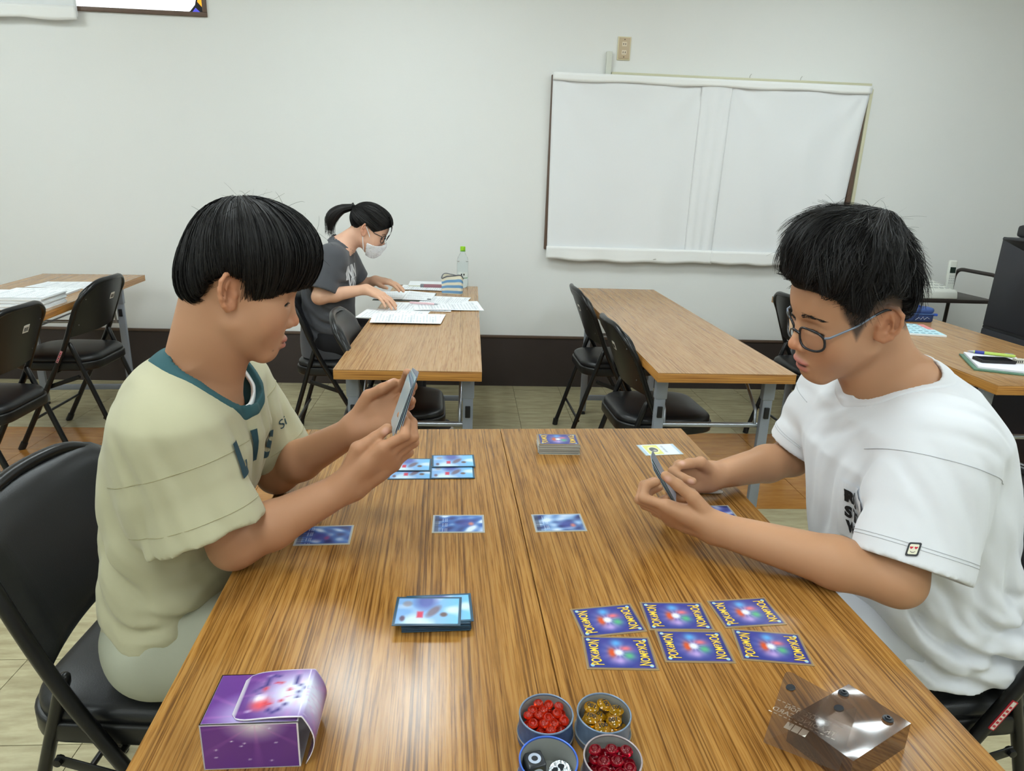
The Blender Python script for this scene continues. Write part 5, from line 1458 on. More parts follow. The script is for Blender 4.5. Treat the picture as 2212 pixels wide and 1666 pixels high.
# ================================================================== cards
TZ = 0.7000
m_print = vcol_mat('card_print', rough=0.22, spec=0.6, coat=0.15)
m_sleeve_edge = mat('sleeve_edge', srgb(176, 172, 160), 0.2, spec=.6)
m_sleeve_tan = mat('sleeve_margin', srgb(152, 128, 92), 0.2, spec=.6)
m_sleeve_teal = mat('teal_sleeve', srgb(40, 74, 96), 0.25, spec=.6)
CLn, CWd = 0.0945, 0.0665
def vnoise(u, v, f, seed):
    r = np.random.default_rng(seed); d = np.zeros_like(u)
    for k in range(7):
        a = r.uniform(0, 6.283); w = f*r.uniform(.5, 1.8); d += np.sin((u*math.cos(a)+v*.7*math.sin(a))*w+r.uniform(0, 6.283)+1.6*np.sin(v*f*.4+k))
    return d/7
def mixc(c, w, col): return c*(1-np.clip(w, 0, 1)[:, None])+np.array(col, float)*np.clip(w, 0, 1)[:, None]
def art_back(u, v):
    """blue starburst back with soft red, white and green glow"""
    x, y = (u-.5)*1.42, (v-.5); r = np.hypot(x, y); a = np.arctan2(y, x)
    c = np.tile(np.array([52, 62, 138.]), (len(u), 1)); c = mixc(c, .5*np.clip(vnoise(u, v, 9, 1)+.2, 0, 1), (96, 70, 150)); c = mixc(c, .35*np.clip(np.abs(x)-.45, 0, 1)*4, (30, 36, 92))
    ray = .5+.5*np.sin(a*11); c = mixc(c, (1-r/.46)*(.40+.35*ray), (190, 186, 234)); c = mixc(c, np.exp(-((x+.02)**2+(y-.30)**2)/.012)*.9, (90, 170, 230))
    c = mixc(c, np.exp(-((x-.16)**2/.016+(y-.13)**2/.006))*.95, (232, 112, 120)); c = mixc(c, np.exp(-((x-.20)**2/.012+(y+.10)**2/.012))*.95, (84, 176, 122))
    c = mixc(c, np.exp(-((x+.15)**2/.006+(y+.01)**2/.020))*1.25, (206, 84, 48)); c = mixc(c, np.clip(1.25-np.hypot(x+.01, y*.95)/.10, 0, 1)*1.3, (226, 230, 238))
    c = mixc(c, np.exp(-((x+.02)**2/.02+(y+.26)**2/.01))*.7, (208, 170, 226))
    edge = np.minimum(np.minimum(u*1.42, (1-u)*1.42), np.minimum(v, 1-v)); return mixc(c, (edge < .022)*1.0, (128, 112, 92))
def art_sky(u, v):
    """sky blue sleeve art with clouds, grey-brown sash and a red patch"""
    c = np.tile(np.array([126, 170, 222.]), (len(u), 1)); c = mixc(c, np.clip((u-.62)*2.5, 0, 1), (112, 190, 240))
    c = mixc(c, np.clip(vnoise(u, v, 12, 3)*1.6, 0, 1)*.8, (222, 232, 246))
    c = mixc(c, np.clip(1.6-np.hypot((u-.46)/.22, (v-.86)/.42)*1.5, 0, 1), (84, 98, 168))
    c = mixc(c, np.clip(1.7-np.hypot((u-.30)/.22, (v-.12)/.28)*1.5, 0, 1)*.8, (218, 236, 244))
    c = mixc(c, np.clip(2-np.hypot((u-.56-.35*(v-.4))/.10, (v-.48)/.26)*1.9, 0, 1), (108, 98, 118))
    c = mixc(c, np.clip(2.2-np.maximum(np.abs(u-.385)/.055, np.abs(v-.36)/.13)*2, 0, 1), (196, 50, 82))
    c = mixc(c, np.clip(2-np.hypot((u-.75)/.07, (v-.36)/.10)*1.9, 0, 1)*.9, (92, 62, 56)); c = mixc(c, np.clip(2-np.hypot((u-.17)/.09, (v-.76)/.13)*1.9, 0, 1)*.6, (150, 128, 122))
    c = mixc(c, np.clip(2-np.hypot((u-.12)/.05, (v-.22)/.12)*1.9, 0, 1)*.8, (86, 60, 78))
    e = np.minimum(np.minimum(u*1.42, (1-u)*1.42), np.minimum(v, 1-v)); return mixc(c, (e < .03)*1.0, (40, 76, 98))
def art_blue(seed, hue=(70, 110, 180)):
    def fn(u, v):
        c = np.tile(np.array(hue, float), (len(u), 1)); n = vnoise(u, v, 14, seed); c = mixc(c, np.clip(n*2, 0, 1), (206, 222, 242)); c = mixc(c, np.clip(-n*1.8, 0, 1), (40, 52, 108))
        rr = np.random.default_rng(seed); cx, cy = rr.uniform(.35, .7), rr.uniform(.3, .6); d = np.hypot((u-cx)/.22, (v-cy)/.3); c = mixc(c, np.clip(1.5-d*1.4, 0, 1)*.85, rr.choice([(58, 66, 140), (216, 224, 240)])); c = mixc(c, np.clip(1.3-np.hypot((u-cx-.12)/.08, (v-cy+.06)/.16)*1.4, 0, 1), rr.choice([(226, 214, 190), (196, 120, 118), (128, 70, 130)]))
        c = mixc(c, ((u < .16) & (np.sin(v*60) > .2))*.5, (38, 44, 70)); c = mixc(c, (u < .10)*.6, (60, 66, 84)); c = mixc(c, ((u > .18) & (u < .30) & (np.sin(u*240) > .1) & (np.sin(v*22+seed) > -.6))*.5, (216, 226, 240))
        e = np.minimum(np.minimum(u*1.42, (1-u)*1.42), np.minimum(v, 1-v)); return mixc(c, (e < .028)*1.0, (150, 160, 172))
    return fn
def art_yellow(u, v):
    c = np.tile(np.array([226, 234, 240.]), (len(u), 1)); c = mixc(c, ((u > .12) & (u < .52) & (v > .06) & (v < .94))*1.0, (222, 220, 130)); c = mixc(c, np.clip((1-np.hypot((u-.33)/.16, (v-.5)/.32))*6, 0, 1), (240, 236, 190)); c = mixc(c, np.clip((1-np.hypot((u-.33)/.12, (v-.5)/.24))*6, 0, 1), (90, 92, 96)); c = mixc(c, np.clip((1-np.hypot((u-.35)/.05, (v-.42)/.09))*6, 0, 1), (176, 172, 168))
    c = mixc(c, ((u > .60) & (u < .66) & (np.sin(v*70) > 0) & (v > .2) & (v < .9))*.6, (70, 76, 90)); return mixc(c, ((u < .08) | (u > .93))*.5, (140, 176, 206))
def rect_card(name, label, corners, art, margin, thick=.0009, cat='card', group=None, z=TZ, nx=64, ny=44, parent=None):
    """corners: photo pixels a,b,c,d with ab and dc the long sides"""
    a, b, c, d = [PZ(x, y, z+thick) for x, y in corners]
    cen = (a+b+c+d)/4; ax = ((b-a)+(c-d)); ang = math.atan2(ax.y, ax.x)
    return flat_card(name, label, (cen.x, cen.y, z), ang, art, margin, thick, cat, group, parent, nx, ny)
CARD_MESH = {}
def flat_card(name, label, loc, ang, art, margin, thick=.0009, cat='card', group=None, parent=None, nx=64, ny=44):
    e = empty(name, loc, ang, label, cat, group)
    if parent: e.parent = parent
    k = (margin.name, thick)
    if k not in CARD_MESH: CARD_MESH[k] = box_me('sleeve', (0, 0, thick/2), (CLn, CWd, thick), margin)
    obj('sleeve', CARD_MESH[k], e)
    ka = art
    if ka not in CARD_MESH:
        CARD_MESH[ka] = paint_grid('card_face', CLn-.0035, CWd-.0035, nx, ny, art, m_print, thick+.0001)
    obj('card_face', CARD_MESH[ka], e)
    return e
m_yel = mat('yellow_letter', srgb(240, 200, 62), .3); m_navy = mat('navy_letter', srgb(38, 44, 110), .3)
def word_mesh(body, w, h, bold, m, z):
    me = text_me('word', body, .015, m, 0, bold, 'CENTER', 1.0)
    n = len(me.vertices); co = np.empty(n*3, F32); me.vertices.foreach_get('co', co); co = co.reshape(-1, 3)
    co[:, 0] -= (co[:, 0].min()+co[:, 0].max())/2; co[:, 1] -= (co[:, 1].min()+co[:, 1].max())/2
    t = co[:, 0]/(np.ptp(co[:, 0])/2); co[:, 0] = t*w/2; co[:, 1] = co[:, 1]/np.ptp(co[:, 1])*h*(1.25-.45*(1-t*t))+(.10*t*t-.05)*h*-1.0; co[:, 2] = z
    me.vertices.foreach_set('co', co.ravel()); me.update(); return me
w_navy = word_mesh('POKéMON', .0535, .0170, .0007, m_navy, .00105); w_yel = word_mesh('POKéMON', .0500, .0142, .0002, m_yel, .00125)
m_gem = mat('gem_print', srgb(150, 196, 220), .2, spec=.6)
gem = prism_me('gem', [(.0028*math.cos(a), .0028*math.sin(a)) for a in np.linspace(0, 6.283, 13)[:-1]], .00012, m_gem, z0=.00105)
def back_card(label, loc, ang, group, parent=None, z=None):
    e = flat_card('face_down_card' if parent is None else 'top_card', label if parent is None else None, loc, ang, art_back, m_sleeve_tan, .0009, 'card' if parent is None else None, group, parent, 84, 60)
    for s in (-1, 1):
        for m_, nm in ((w_navy, 'letter_outline'), (w_yel, 'letters')):
            obj(nm, m_, e, (s*.0325, 0, 0), (0, 0, math.pi/2 if s < 0 else -math.pi/2))
        for t in (-1, 1): obj('gem', gem, e, (s*.039, t*.0255, 0))
    return e
backs = [('upper left', ((1231.5, 1319), (1360, 1306), (1399, 1364), (1260, 1377.5))), ('upper middle', ((1382, 1303), (1516, 1304), (1542, 1362), (1402, 1361))), ('upper right', ((1530, 1300), (1651, 1294), (1697, 1348), (1567, 1357))),
         ('lower left', ((1258, 1377), (1402, 1380), (1422, 1447), (1268, 1445))), ('lower middle', ((1417, 1365), (1557, 1367), (1587, 1432), (1437, 1429))), ('lower right', ((1584, 1361), (1727, 1372), (1756, 1439), (1600, 1425)))]
for nm, cr in backs:
    a, b, c, d = [PZ(x, y, TZ) for x, y in cr]; cen = (a+b+c+d)/4; ax = (b-a)+(c-d)
    back_card('face-down sleeved card with blue back, %s of the six' % nm, (cen.x, cen.y, TZ), math.atan2(ax.y, ax.x), 'six face-down cards')
rect_card('face_up_card', 'blue face-up card under the forearm of the person in cream', ((633, 1178), (755, 1175), (767, 1135), (646, 1138)), art_blue(2), m_sleeve_edge)
rect_card('face_up_card', 'blue face-up card just left of the table seam', ((931, 1151), (1049, 1151), (1048, 1112), (933, 1113)), art_blue(5), m_sleeve_edge)
rect_card('face_up_card', 'pale blue face-up card just right of the table seam', ((1161, 1149), (1268, 1147), (1252, 1110), (1146, 1112)), art_blue(9, (120, 156, 206)), m_sleeve_edge)
rect_card('face_up_card', 'white and yellow card near the far end of the right table', ((1397, 984), (1476, 981), (1454, 959), (1373, 962)), art_yellow, m_sleeve_edge)
a, b = PZ(1575, 1094, TZ), PZ(1600, 1127, TZ)
flat_card('face_up_card', 'purple and blue face-up card beside the wrist of the person in white', ((a.x+b.x)/2-CLn/2, (a.y+b.y)/2, TZ), .02, art_blue(14, (96, 110, 190)), m_sleeve_edge, cat='card')
pw = PZ(1525, 1066, TZ)
tag(obj('white_pen', tube_me('white_pen', [(-.032, 0, .004), (-.026, 0, .004), (.03, -.001, .004), (.034, -.001, .004)], [.0018, .0038, .0038, .002], mat('white_plastic', srgb(236, 238, 240), .3), 10), None, (pw.x, pw.y, TZ)), 'small white pen on the table under the far forearm', 'pen')
# four sleeved cards in the upper left area and the two decks
four = [('bottom left', (-.115, 1.335), .035, 0), ('bottom right', (-.028, 1.338), .03, .0011), ('top left', (-.122, 1.372), .02, .0022), ('top right', (-.027, 1.392), .05, .0033)]
for nm, (x, y), a, dz in four:
    flat_card('sleeved_card', 'sleeved card with sky blue picture, %s of the overlapping four' % nm, (x, y, TZ+dz), a, art_sky, m_sleeve_teal, group='four overlapping sleeved cards')
def deck(label, x, y, ang, n, layer, edges, top, group='card decks', jit=.0012, t=.0016):
    e = empty('card_deck', (x, y, TZ), ang, label, 'card deck', group)
    r = random.Random(n)
    ms = [box_me('card', (0, 0, t*.46), (CLn, CWd, t*.92), m) for m in edges]
    for k in range(n): obj('card', ms[k % len(ms)], e, (r.uniform(-jit, jit), r.uniform(-jit, jit), k*t), (0, 0, r.uniform(-.012, .012)))
    return e, n*t
m_e1, m_e2 = mat('deck_edge_a', srgb(188, 188, 182), .35), mat('deck_edge_b', srgb(140, 142, 140), .35)
c = (PZ(1160, 980, TZ)+PZ(1253, 984, TZ))/2
d1, h1 = deck('tall deck of cards in clear sleeves with blue back on top', c.x+.002, c.y+CWd/2, -.03, 15, None, (m_e1, m_e2, m_e1), None)
t1_ = back_card(None, (0, 0, h1), .015, None, d1)
m_t1, m_t2 = mat('teal_edge_a', srgb(36, 58, 78), .3), mat('teal_edge_b', srgb(52, 78, 98), .3)
c = PZ(925, 1362, TZ)
d2, h2 = deck('deck of teal sleeved cards with a sky blue picture on top', c.x+.010, c.y+CWd/2-.004, .045, 8, None, (m_t1, m_t2), None)
f1 = flat_card('card', None, (.004, .002, h2), .02, art_sky, m_sleeve_teal, cat=None, parent=d2)
f2 = flat_card('top_card', None, (-.012, -.005, h2+.0012), -.06, art_sky, m_sleeve_teal, cat=None, parent=d2)

# ================================================================== purple deck box
def art_purple(seed, glow, gl=(214, 214, 246), wash=1.0):
    def fn(u, v):
        c = np.tile(np.array([104, 58, 138.]), (len(u), 1)); c = mixc(c, np.clip(.5+vnoise(u, v, 5, seed), 0, 1)*.5, (74, 40, 112)); d = np.hypot((u-glow[0])/glow[2], (v-glow[1])/glow[3]); a = np.arctan2(v-glow[1], u-glow[0])
        c = mixc(c, np.clip(1.15-d, 0, 1)**1.2*wash, gl); c = mixc(c, np.clip(np.sin(a*9+seed)-.8, 0, 1)*3*np.exp(-d*.7)*.6, (214, 130, 200)); r = np.random.default_rng(seed)
        for _ in range(9):
            x, y = r.uniform(.05, .95, 2); c = mixc(c, np.exp(-((u-x)**2+(v-y)**2)/.0002), (232, 226, 250))
        return c
    return fn
bx0 = PZ(441, 1664, TZ); bx1 = PZ(650, 1656, TZ); BW = (bx1-bx0).length; BD = .074; BH = .058
ba = math.atan2(bx1.y-bx0.y, bx1.x-bx0.x)
pb = empty('deck_box', (bx0.x, bx0.y, TZ), ba, 'purple cardboard deck box with white edges at the near left corner', 'box')
m_card = mat('white_board', srgb(232, 228, 232), .5)
bm = bmesh.new(); tw = .0012
for cc, ss in (((BW/2, BD/2, tw/2), (BW, BD, tw)), ((BW/2, tw/2, BH/2), (BW, tw, BH)), ((BW/2, BD-tw/2, BH/2), (BW, tw, BH)), ((tw/2, BD/2, BH/2), (tw, BD, BH)), ((BW/2, BD/2, BH-tw/2), (BW, BD, tw))): add_box(bm, cc, ss)
obj('carton', me_bm('carton', bm, m_card), pb)
def printed(nm, w, h, fn, loc, rot, nx=60, ny=50): return obj(nm, paint_grid(nm, w, h, nx, ny, fn, m_print), pb, loc, rot)
printed('front_print', BW-.003, BH-.003, art_purple(3, (.56, 1.02, .34, .42), (226, 220, 226)), (BW/2, -.0003, BH/2), (math.pi/2, 0, 0))
printed('top_print', BW-.003, BD-.003, art_purple(4, (.55, .15, .5, .5)), (BW/2, BD/2, BH+.0003), (0, 0, 0))
printed('left_print', BD-.003, BH-.003, art_purple(5, (.5, 1.1, .5, .5)), (-.0003, BD/2, BH/2), (math.pi/2, 0, -math.pi/2))
printed('back_print', BW-.003, BH-.003, art_purple(6, (.5, 1.1, .5, .5)), (BW/2, BD+.0003, BH/2), (math.pi/2, 0, math.pi))
# tuck lid: rounded flap lying on top, bending over the right end
nfl = 26; fl_v, fl_f, fl_c = [], [], []
x0_, x1_ = BW*.30, BW+.004
prof = [(x0_+(x1_-x0_)*k/14, BH+.0016+.0045*math.sin(k/14*1.9)) for k in range(15)]
zt_ = prof[-1][1]
prof += [(x1_+.0016+.010*math.sin(math.pi*k/11), zt_-.002-(zt_-.004)*k/11) for k in range(12)]
def flap_fn(u, v):
    base_ = art_purple(11, (.50, .50, .42, .62), (222, 226, 248), 1.3)(np.clip(u, 0, 1), v)
    k = u < .56
    uu, vv = u/.56, v
    sw = np.abs(np.hypot((uu-.55)*1.25, vv-.52)-.36-.05*np.sin(np.arctan2(vv-.52, uu-.55)*7)); a = np.arctan2(vv-.52, uu-.55)
    base_ = mixc(base_, k*np.clip(1-sw/.05, 0, 1)*(np.sin(a*3+.6) > -.75), (62, 56, 120))
    base_ = mixc(base_, k*np.clip(1.4-np.hypot((uu-.34)/.17, (vv-.30)/.17)*1.3, 0, 1), (222, 84, 92)); base_ = mixc(base_, k*np.clip(1-np.abs(np.hypot((uu-.5)*1.2, vv-.5)-.22)/.035, 0, 1)*(np.sin(a*5) > -.2), (200, 66, 76))
    base_ = mixc(base_, k*np.exp(-((uu-.30)**2+(vv-.42)**2)/.006), (244, 246, 255)); e = np.minimum(np.minimum(v, 1-v), np.minimum(u*1.9, (1-u)*1.9)); return mixc(base_, (e < .018)*1.0, (234, 228, 238))
NV = 40
for i, (x, z) in enumerate(prof):
    ins = 0.0
    if i < 4: ins = .011*(1-math.sqrt(1-(1-i/4)**2))
    for j in range(NV):
        y = .001+ins+(BD-.002-2*ins)*j/(NV-1); fl_v.append((x, y, z)); fl_c.append((i/(len(prof)-1), j/(NV-1)))
for i in range(len(prof)-1):
    for j in range(NV-1): a = i*NV+j; fl_f.append((a, a+NV, a+NV+1, a+1))
me = me_from('lid_flap', fl_v, fl_f, m_print, True); uv = np.array(fl_c); set_colors(me, np.clip(flap_fn(uv[:, 0], uv[:, 1]), 0, 255))
lo_ = obj('lid_flap', me, pb); md = lo_.modifiers.new('thick', 'SOLIDIFY'); md.thickness = .0009; md.offset = -1

# ================================================================== tins with counters
def tin(label, x, y, out, rim_m, inn, R=.0303, Hh=.033):
    e = empty('round_tin', (x, y, TZ), 0, label, 'tin', 'round metal tins')
    obj('wall', lathe_me('wall', [(0, 0), (R-.001, 0), (R+.0012, .0012), (R+.0012, .0085), (R+.0002, .0092), (R, .010), (R, Hh), (R-.0012, Hh), (R-.0012, .0016), (0, .0016)], out, 48), e)
    obj('rim', lathe_me('rim', [(R+.0010*math.cos(a)-.0004, Hh+.0010*math.sin(a)) for a in np.linspace(0, 6.2832, 9)], rim_m, 48), e)
    obj('lining', lathe_me('lining', [(R-.0014, Hh-.001), (R-.0014, .0022), (0, .0020)], inn, 48), e)
    obj('base_ring', lathe_me('base_ring', [(R+.0018, .0085), (R+.0022, .0092), (R+.0018, .0099), (R+.0010, .0092)], mat('brass_line', srgb(200, 190, 170), .3, .6), 48), e)
    return e
m_den = mat('denim_tin', srgb(72, 92, 132), .4, .3, noise=(160, .35)); m_den2 = mat('slate_tin', srgb(112, 130, 152), .4, .3, noise=(160, .3)); m_lin = mat('tin_lining', srgb(150, 152, 148), .4, .15)
T1, T2, T3, T4 = [PZ(x, y, TZ+.033) for x, y in ((1180, 1542), (1305, 1540), (1185, 1641), (1324, 1637))]
tin('denim blue tin holding orange-red counters', T1.x, T1.y, m_den, m_den2, m_lin)
tin('grey blue tin holding amber counters marked 100', T2.x, T2.y, m_den2, m_den2, m_lin)
tin('bright blue rimmed tin holding dice and a silver coin', T3.x, T3.y, mat('blue_tin', srgb(60, 92, 176), .35, .3), mat('blue_rim', srgb(66, 104, 196), .35, .2), m_lin)
tin('pinkish grey tin holding dark red counters', T4.x, T4.y, mat('rose_tin', srgb(112, 104, 108), .4, .3), mat('rose_rim', srgb(160, 148, 150), .4, .3), m_lin)
def gem_mat(n, c): return mat(n, c, .08, trans=.75, ior=1.45, spec=.6)
def counters(tinp, n, r, h, m, label, group, seed, ring=True, text=None):
    rr = np.random.default_rng(seed); pos = []
    prof = [(0, h*.30 if ring else h), (r*.45, h*.42 if ring else h*.97), (r*.62, h*.92 if ring else h*.9), (r*.85, h*.8 if ring else h*.62), (r, h*.42), (r*.8, h*.08), (0, 0)]
    me = lathe_me('counter', prof[::-1], m, 18, True, 60)
    tries = 0; lay = 0
    while len(pos) < n and tries < 4000:
        tries += 1; a = rr.uniform(0, 6.283); q = math.sqrt(rr.uniform(0, 1))*(.0275-r); x, y = q*math.cos(a), q*math.sin(a)
        lay = 0
        while any(math.hypot(x-px, y-py) < r*1.75 and pl == lay for px, py, pl in pos): lay += 1
        if lay > 4: continue
        pos.append((x, y, lay))
    for i, (x, y, l) in enumerate(pos):
        o = obj('counter', me, None, (tinp.x+x, tinp.y+y, TZ+.0026+l*h*.92), (rr.uniform(-.25, .25) if l else 0, rr.uniform(-.25, .25) if l else 0, rr.uniform(0, 6)))
        tag(o, label, 'counter', group)
        if text: obj('number', text, o, (0, 0, h+.0002))
n100 = text_me('number', '100', .0072, m_ink, 0, .0002)
counters(T1, 84, .0058, .0065, gem_mat('orange_counter', srgb(236, 60, 26)), 'clear orange-red counter in the denim blue tin', 'orange-red counters', 3)
counters(T2, 36, .0088, .0062, gem_mat('amber_counter', srgb(214, 160, 14)), 'clear amber counter marked 100 in the grey blue tin', 'amber counters', 4, False, n100)
counters(T4, 50, .0072, .0070, gem_mat('ruby_counter', srgb(176, 16, 40)), 'clear dark red counter in the pinkish grey tin', 'dark red counters', 5)
die = empty('die', (T3.x-.013, T3.y+.011, TZ+.0024), .25, 'dark grey die with pale ring marks in the blue rimmed tin', 'die')
m_die = mat('smoke_die', srgb(52, 54, 58), .2); m_rg = mat('ring_mark', srgb(176, 186, 204), .4)
obj('cube', box_me('cube', (0, 0, .0105), (.021, .021, .021), m_die, bevel=.0026, seg=3), die)
rg = lathe_me('ring_mark', [(.0035, 0), (.0035, .0003), (.0068, .0003), (.0068, 0)], m_rg, 24)
obj('ring_mark', rg, die, (0, 0, .021)); obj('ring_mark', rg, die, (0, -.0105, .0105), (math.pi/2, 0, 0))
yd = empty('die', (T3.x-.002, T3.y-.010, TZ+.0024), .5, 'yellow die with a red mark in the blue rimmed tin', 'die')
obj('cube', box_me('cube', (0, 0, .0065), (.013, .013, .013), mat('yellow_die', srgb(232, 214, 40), .3), bevel=.0018, seg=3), yd); obj('pip', lathe_me('pip', [(0, .0003), (.0018, .0003), (.0018, 0)], m_redink, 14), yd, (-.002, 0, .013))
co = empty('coin', (T3.x+.014, T3.y+.006, TZ+.0085), .3, 'silver holographic coin in the blue rimmed tin', 'coin'); co.rotation_euler = (.35, -.2, .3)
obj('disc', lathe_me('disc', [(0, 0), (.0118, 0), (.0125, .0006), (.0125, .0018), (.0118, .0024), (0, .0024)], mat('holo_silver', srgb(196, 204, 214), .12, 1.0, bump=(300, .6, .002)), 32), co)
for k, (x, y) in enumerate(((-.004, .003), (.003, .004), (.0, -.004))): obj('relief', prism_me('relief', [(.003*math.cos(a)*(1+.4*math.sin(3*a+k))+x, .0036*math.sin(a)+y) for a in np.linspace(0, 6.283, 12)[:-1]], .0007, mat('holo_dark', srgb(70, 78, 92), .15, .9), z0=.0024), co)

# ================================================================== smoked clear deck case
m_smoke = bpy.data.materials.new('smoked_film'); m_smoke.use_nodes = True
nt = m_smoke.node_tree; nt.nodes.clear(); out_ = nt.nodes.new('ShaderNodeOutputMaterial'); tr_ = nt.nodes.new('ShaderNodeBsdfTransparent'); tr_.inputs[0].default_value = (.66, .60, .56, 1)
gl_ = nt.nodes.new('ShaderNodeBsdfGlossy'); gl_.inputs['Roughness'].default_value = .06; lw_ = nt.nodes.new('ShaderNodeLayerWeight'); lw_.inputs[0].default_value = .5; pw_ = nt.nodes.new('ShaderNodeMath'); pw_.operation = 'POWER'; pw_.inputs[1].default_value = 3.0; nt.links.new(lw_.outputs['Facing'], pw_.inputs[0]); fn_ = nt.nodes.new('ShaderNodeMath'); fn_.operation = 'MULTIPLY_ADD'; fn_.inputs[1].default_value = .75; fn_.inputs[2].default_value = .045; nt.links.new(pw_.outputs[0], fn_.inputs[0]); mxs = nt.nodes.new('ShaderNodeMixShader'); df_ = nt.nodes.new('ShaderNodeBsdfDiffuse'); df_.inputs[0].default_value = srgb(120, 104, 92); mx0 = nt.nodes.new('ShaderNodeMixShader'); mx0.inputs[0].default_value = .16
nt.links.new(tr_.outputs[0], mx0.inputs[1]); nt.links.new(df_.outputs[0], mx0.inputs[2]); nt.links.new(fn_.outputs[0], mxs.inputs[0]); nt.links.new(mx0.outputs[0], mxs.inputs[1]); nt.links.new(gl_.outputs[0], mxs.inputs[2]); nt.links.new(mxs.outputs[0], out_.inputs[0])
A_, B_, C_ = PZ(1833, 1478, .735), PZ(1968, 1563, .735), PZ(1843, 1645, .735)
D_ = A_+(C_-B_)
case = empty('deck_case', ((A_.x+C_.x)/2, (A_.y+C_.y)/2, TZ), 0, 'smoked clear plastic deck case with open snap flap at the near right', 'case')
O_ = Vector(case.location)
def film(nm, quad, sub=1, bulge=0, par=case, rad=0, thick=.0007):
    q = [Vector(p)-O_ for p in quad]; N_ = 14 if bulge else 2; vs_, fs = [], []
    nr = (q[1]-q[0]).cross(q[3]-q[0]).normalized()
    for i in range(N_):
        for j in range(N_):
            u, v = i/(N_-1), j/(N_-1); p_ = q[0]*(1-u)*(1-v)+q[1]*u*(1-v)+q[2]*u*v+q[3]*(1-u)*v; vs_.append(p_+nr*bulge*math.sin(math.pi*u)*math.sin(math.pi*v)*(.6+.8*u))
    for i in range(N_-1):
        for j in range(N_-1): a = i*N_+j; fs.append((a, a+N_, a+N_+1, a+1))
    o = obj(nm, me_from(nm, vs_, fs, m_smoke, True), par); return o
dn = Vector((0, 0, -.0345))
film('top_panel', (A_, B_, C_, D_), bulge=.0016)
film('side_panel', (B_, B_+dn, C_+dn, C_)); film('side_panel', (A_, A_+dn, B_+dn, B_)); film('side_panel', (D_, D_+dn, A_+dn, A_)); film('bottom_panel', (A_+dn, B_+dn, C_+dn, D_+dn))
Fa, Fb, Fc_, Fd = PZ(1698, 1446, .724), PZ(1648, 1604, .716), PZ(1812, 1668, .716), PZ(1852, 1530, .742)
fb_ = obj('flap', None, None) if False else None
# open flap with rounded outer corners
def flap_outline():
    q = [Fa, Fb, Fc_, Fd]; out = []
    for i in range(4):
        p, a, b = q[i], q[i-1], q[(i+1) % 4]; r_ = .012 if i == 0 else .003
        p0, p1 = p+(a-p).normalized()*r_, p+(b-p).normalized()*r_
        for k in range(6): t_ = k/5; out.append(p0*(1-t_)**2+p*2*t_*(1-t_)+p1*t_**2)
    return out
ol = [p-O_ for p in flap_outline()]; me = me_from('flap', ol, [tuple(range(len(ol)))], m_smoke); fo = obj('flap', me, case)
m_snap = mat('black_snap', srgb(38, 42, 48), .35)
def snap(p, nrm, ring, par):
    q = Vector((0, 0, 1)).rotation_difference(Vector(nrm).normalized()).to_euler()
    o = obj('snap', lathe_me('snap', [(0, .0016), (.0050, .0016), (.0056, .0008), (.0056, 0), (0, 0)] if not ring else [(.0018, .0012), (.0018, .0030), (.0032, .0030), (.0036, .0012), (.0056, .0010), (.0060, 0), (0, 0)], m_snap, 24), par, tuple(Vector(p)-O_), tuple(q)); return o
fn1 = (Fb-Fa).cross(Fd-Fa).normalized(); fn1 = fn1 if fn1.z > 0 else -fn1
def fpt(u, v): return Fa*(1-u)*(1-v)+Fb*u*(1-v)+Fc_*u*v+Fd*(1-u)*v
snap(fpt(.22, .14)+fn1*.001, fn1, False, fo); snap(fpt(.16, .80)+fn1*.001, fn1, False, fo)
def tpt(u, v): return A_*(1-u)*(1-v)+B_*u*(1-v)+C_*u*v+D_*(1-u)*v
snap(tpt(.10, .20)+Vector((0, 0, .001)), (0, 0, 1), True, case); snap(tpt(.78, .16)+Vector((0, 0, .001)), (0, 0, 1), True, case)
# printing on the flap is read from behind: mirrored white letters between dashed lines
m_wink = mat('white_ink', srgb(226, 224, 216), .5)
eU = (fpt(.5, 1)-fpt(.5, 0)).normalized(); eV = fn1.cross(eU).normalized()
def on_flap(nm, me, c_, sx=1.0):
    o = obj(nm, me, fo); Mx = Matrix((eU*sx, eV, fn1)).transposed().to_4x4(); Mx.translation = c_-O_+fn1*.0012; o.matrix_local = Mx; return o
cc_ = fpt(.56, .42)
on_flap('print_line', text_me('t', 'TRADING CARD', .0098, m_wink, 0, .0001), cc_, -1.0).rotation_mode = 'XYZ'
on_flap('print_line', text_me('t', 'COLLECTION', .0085, m_wink, 0, .0001), cc_+eV*.0098, -1.0)
for off in (-.0068, .0155):
    bm = bmesh.new()
    for k in range(13): add_box(bm, (-.036+k*.006, off, 0), (.0036, .0011, .0002))
    on_flap('dashed_line', me_bm('dashes', bm, m_wink), cc_)
for k in range(3): on_flap('print_square', box_me('sq', (-.009+k*.0085, -.0165, 0), (.0075, .011, .0002), m_wink), cc_)
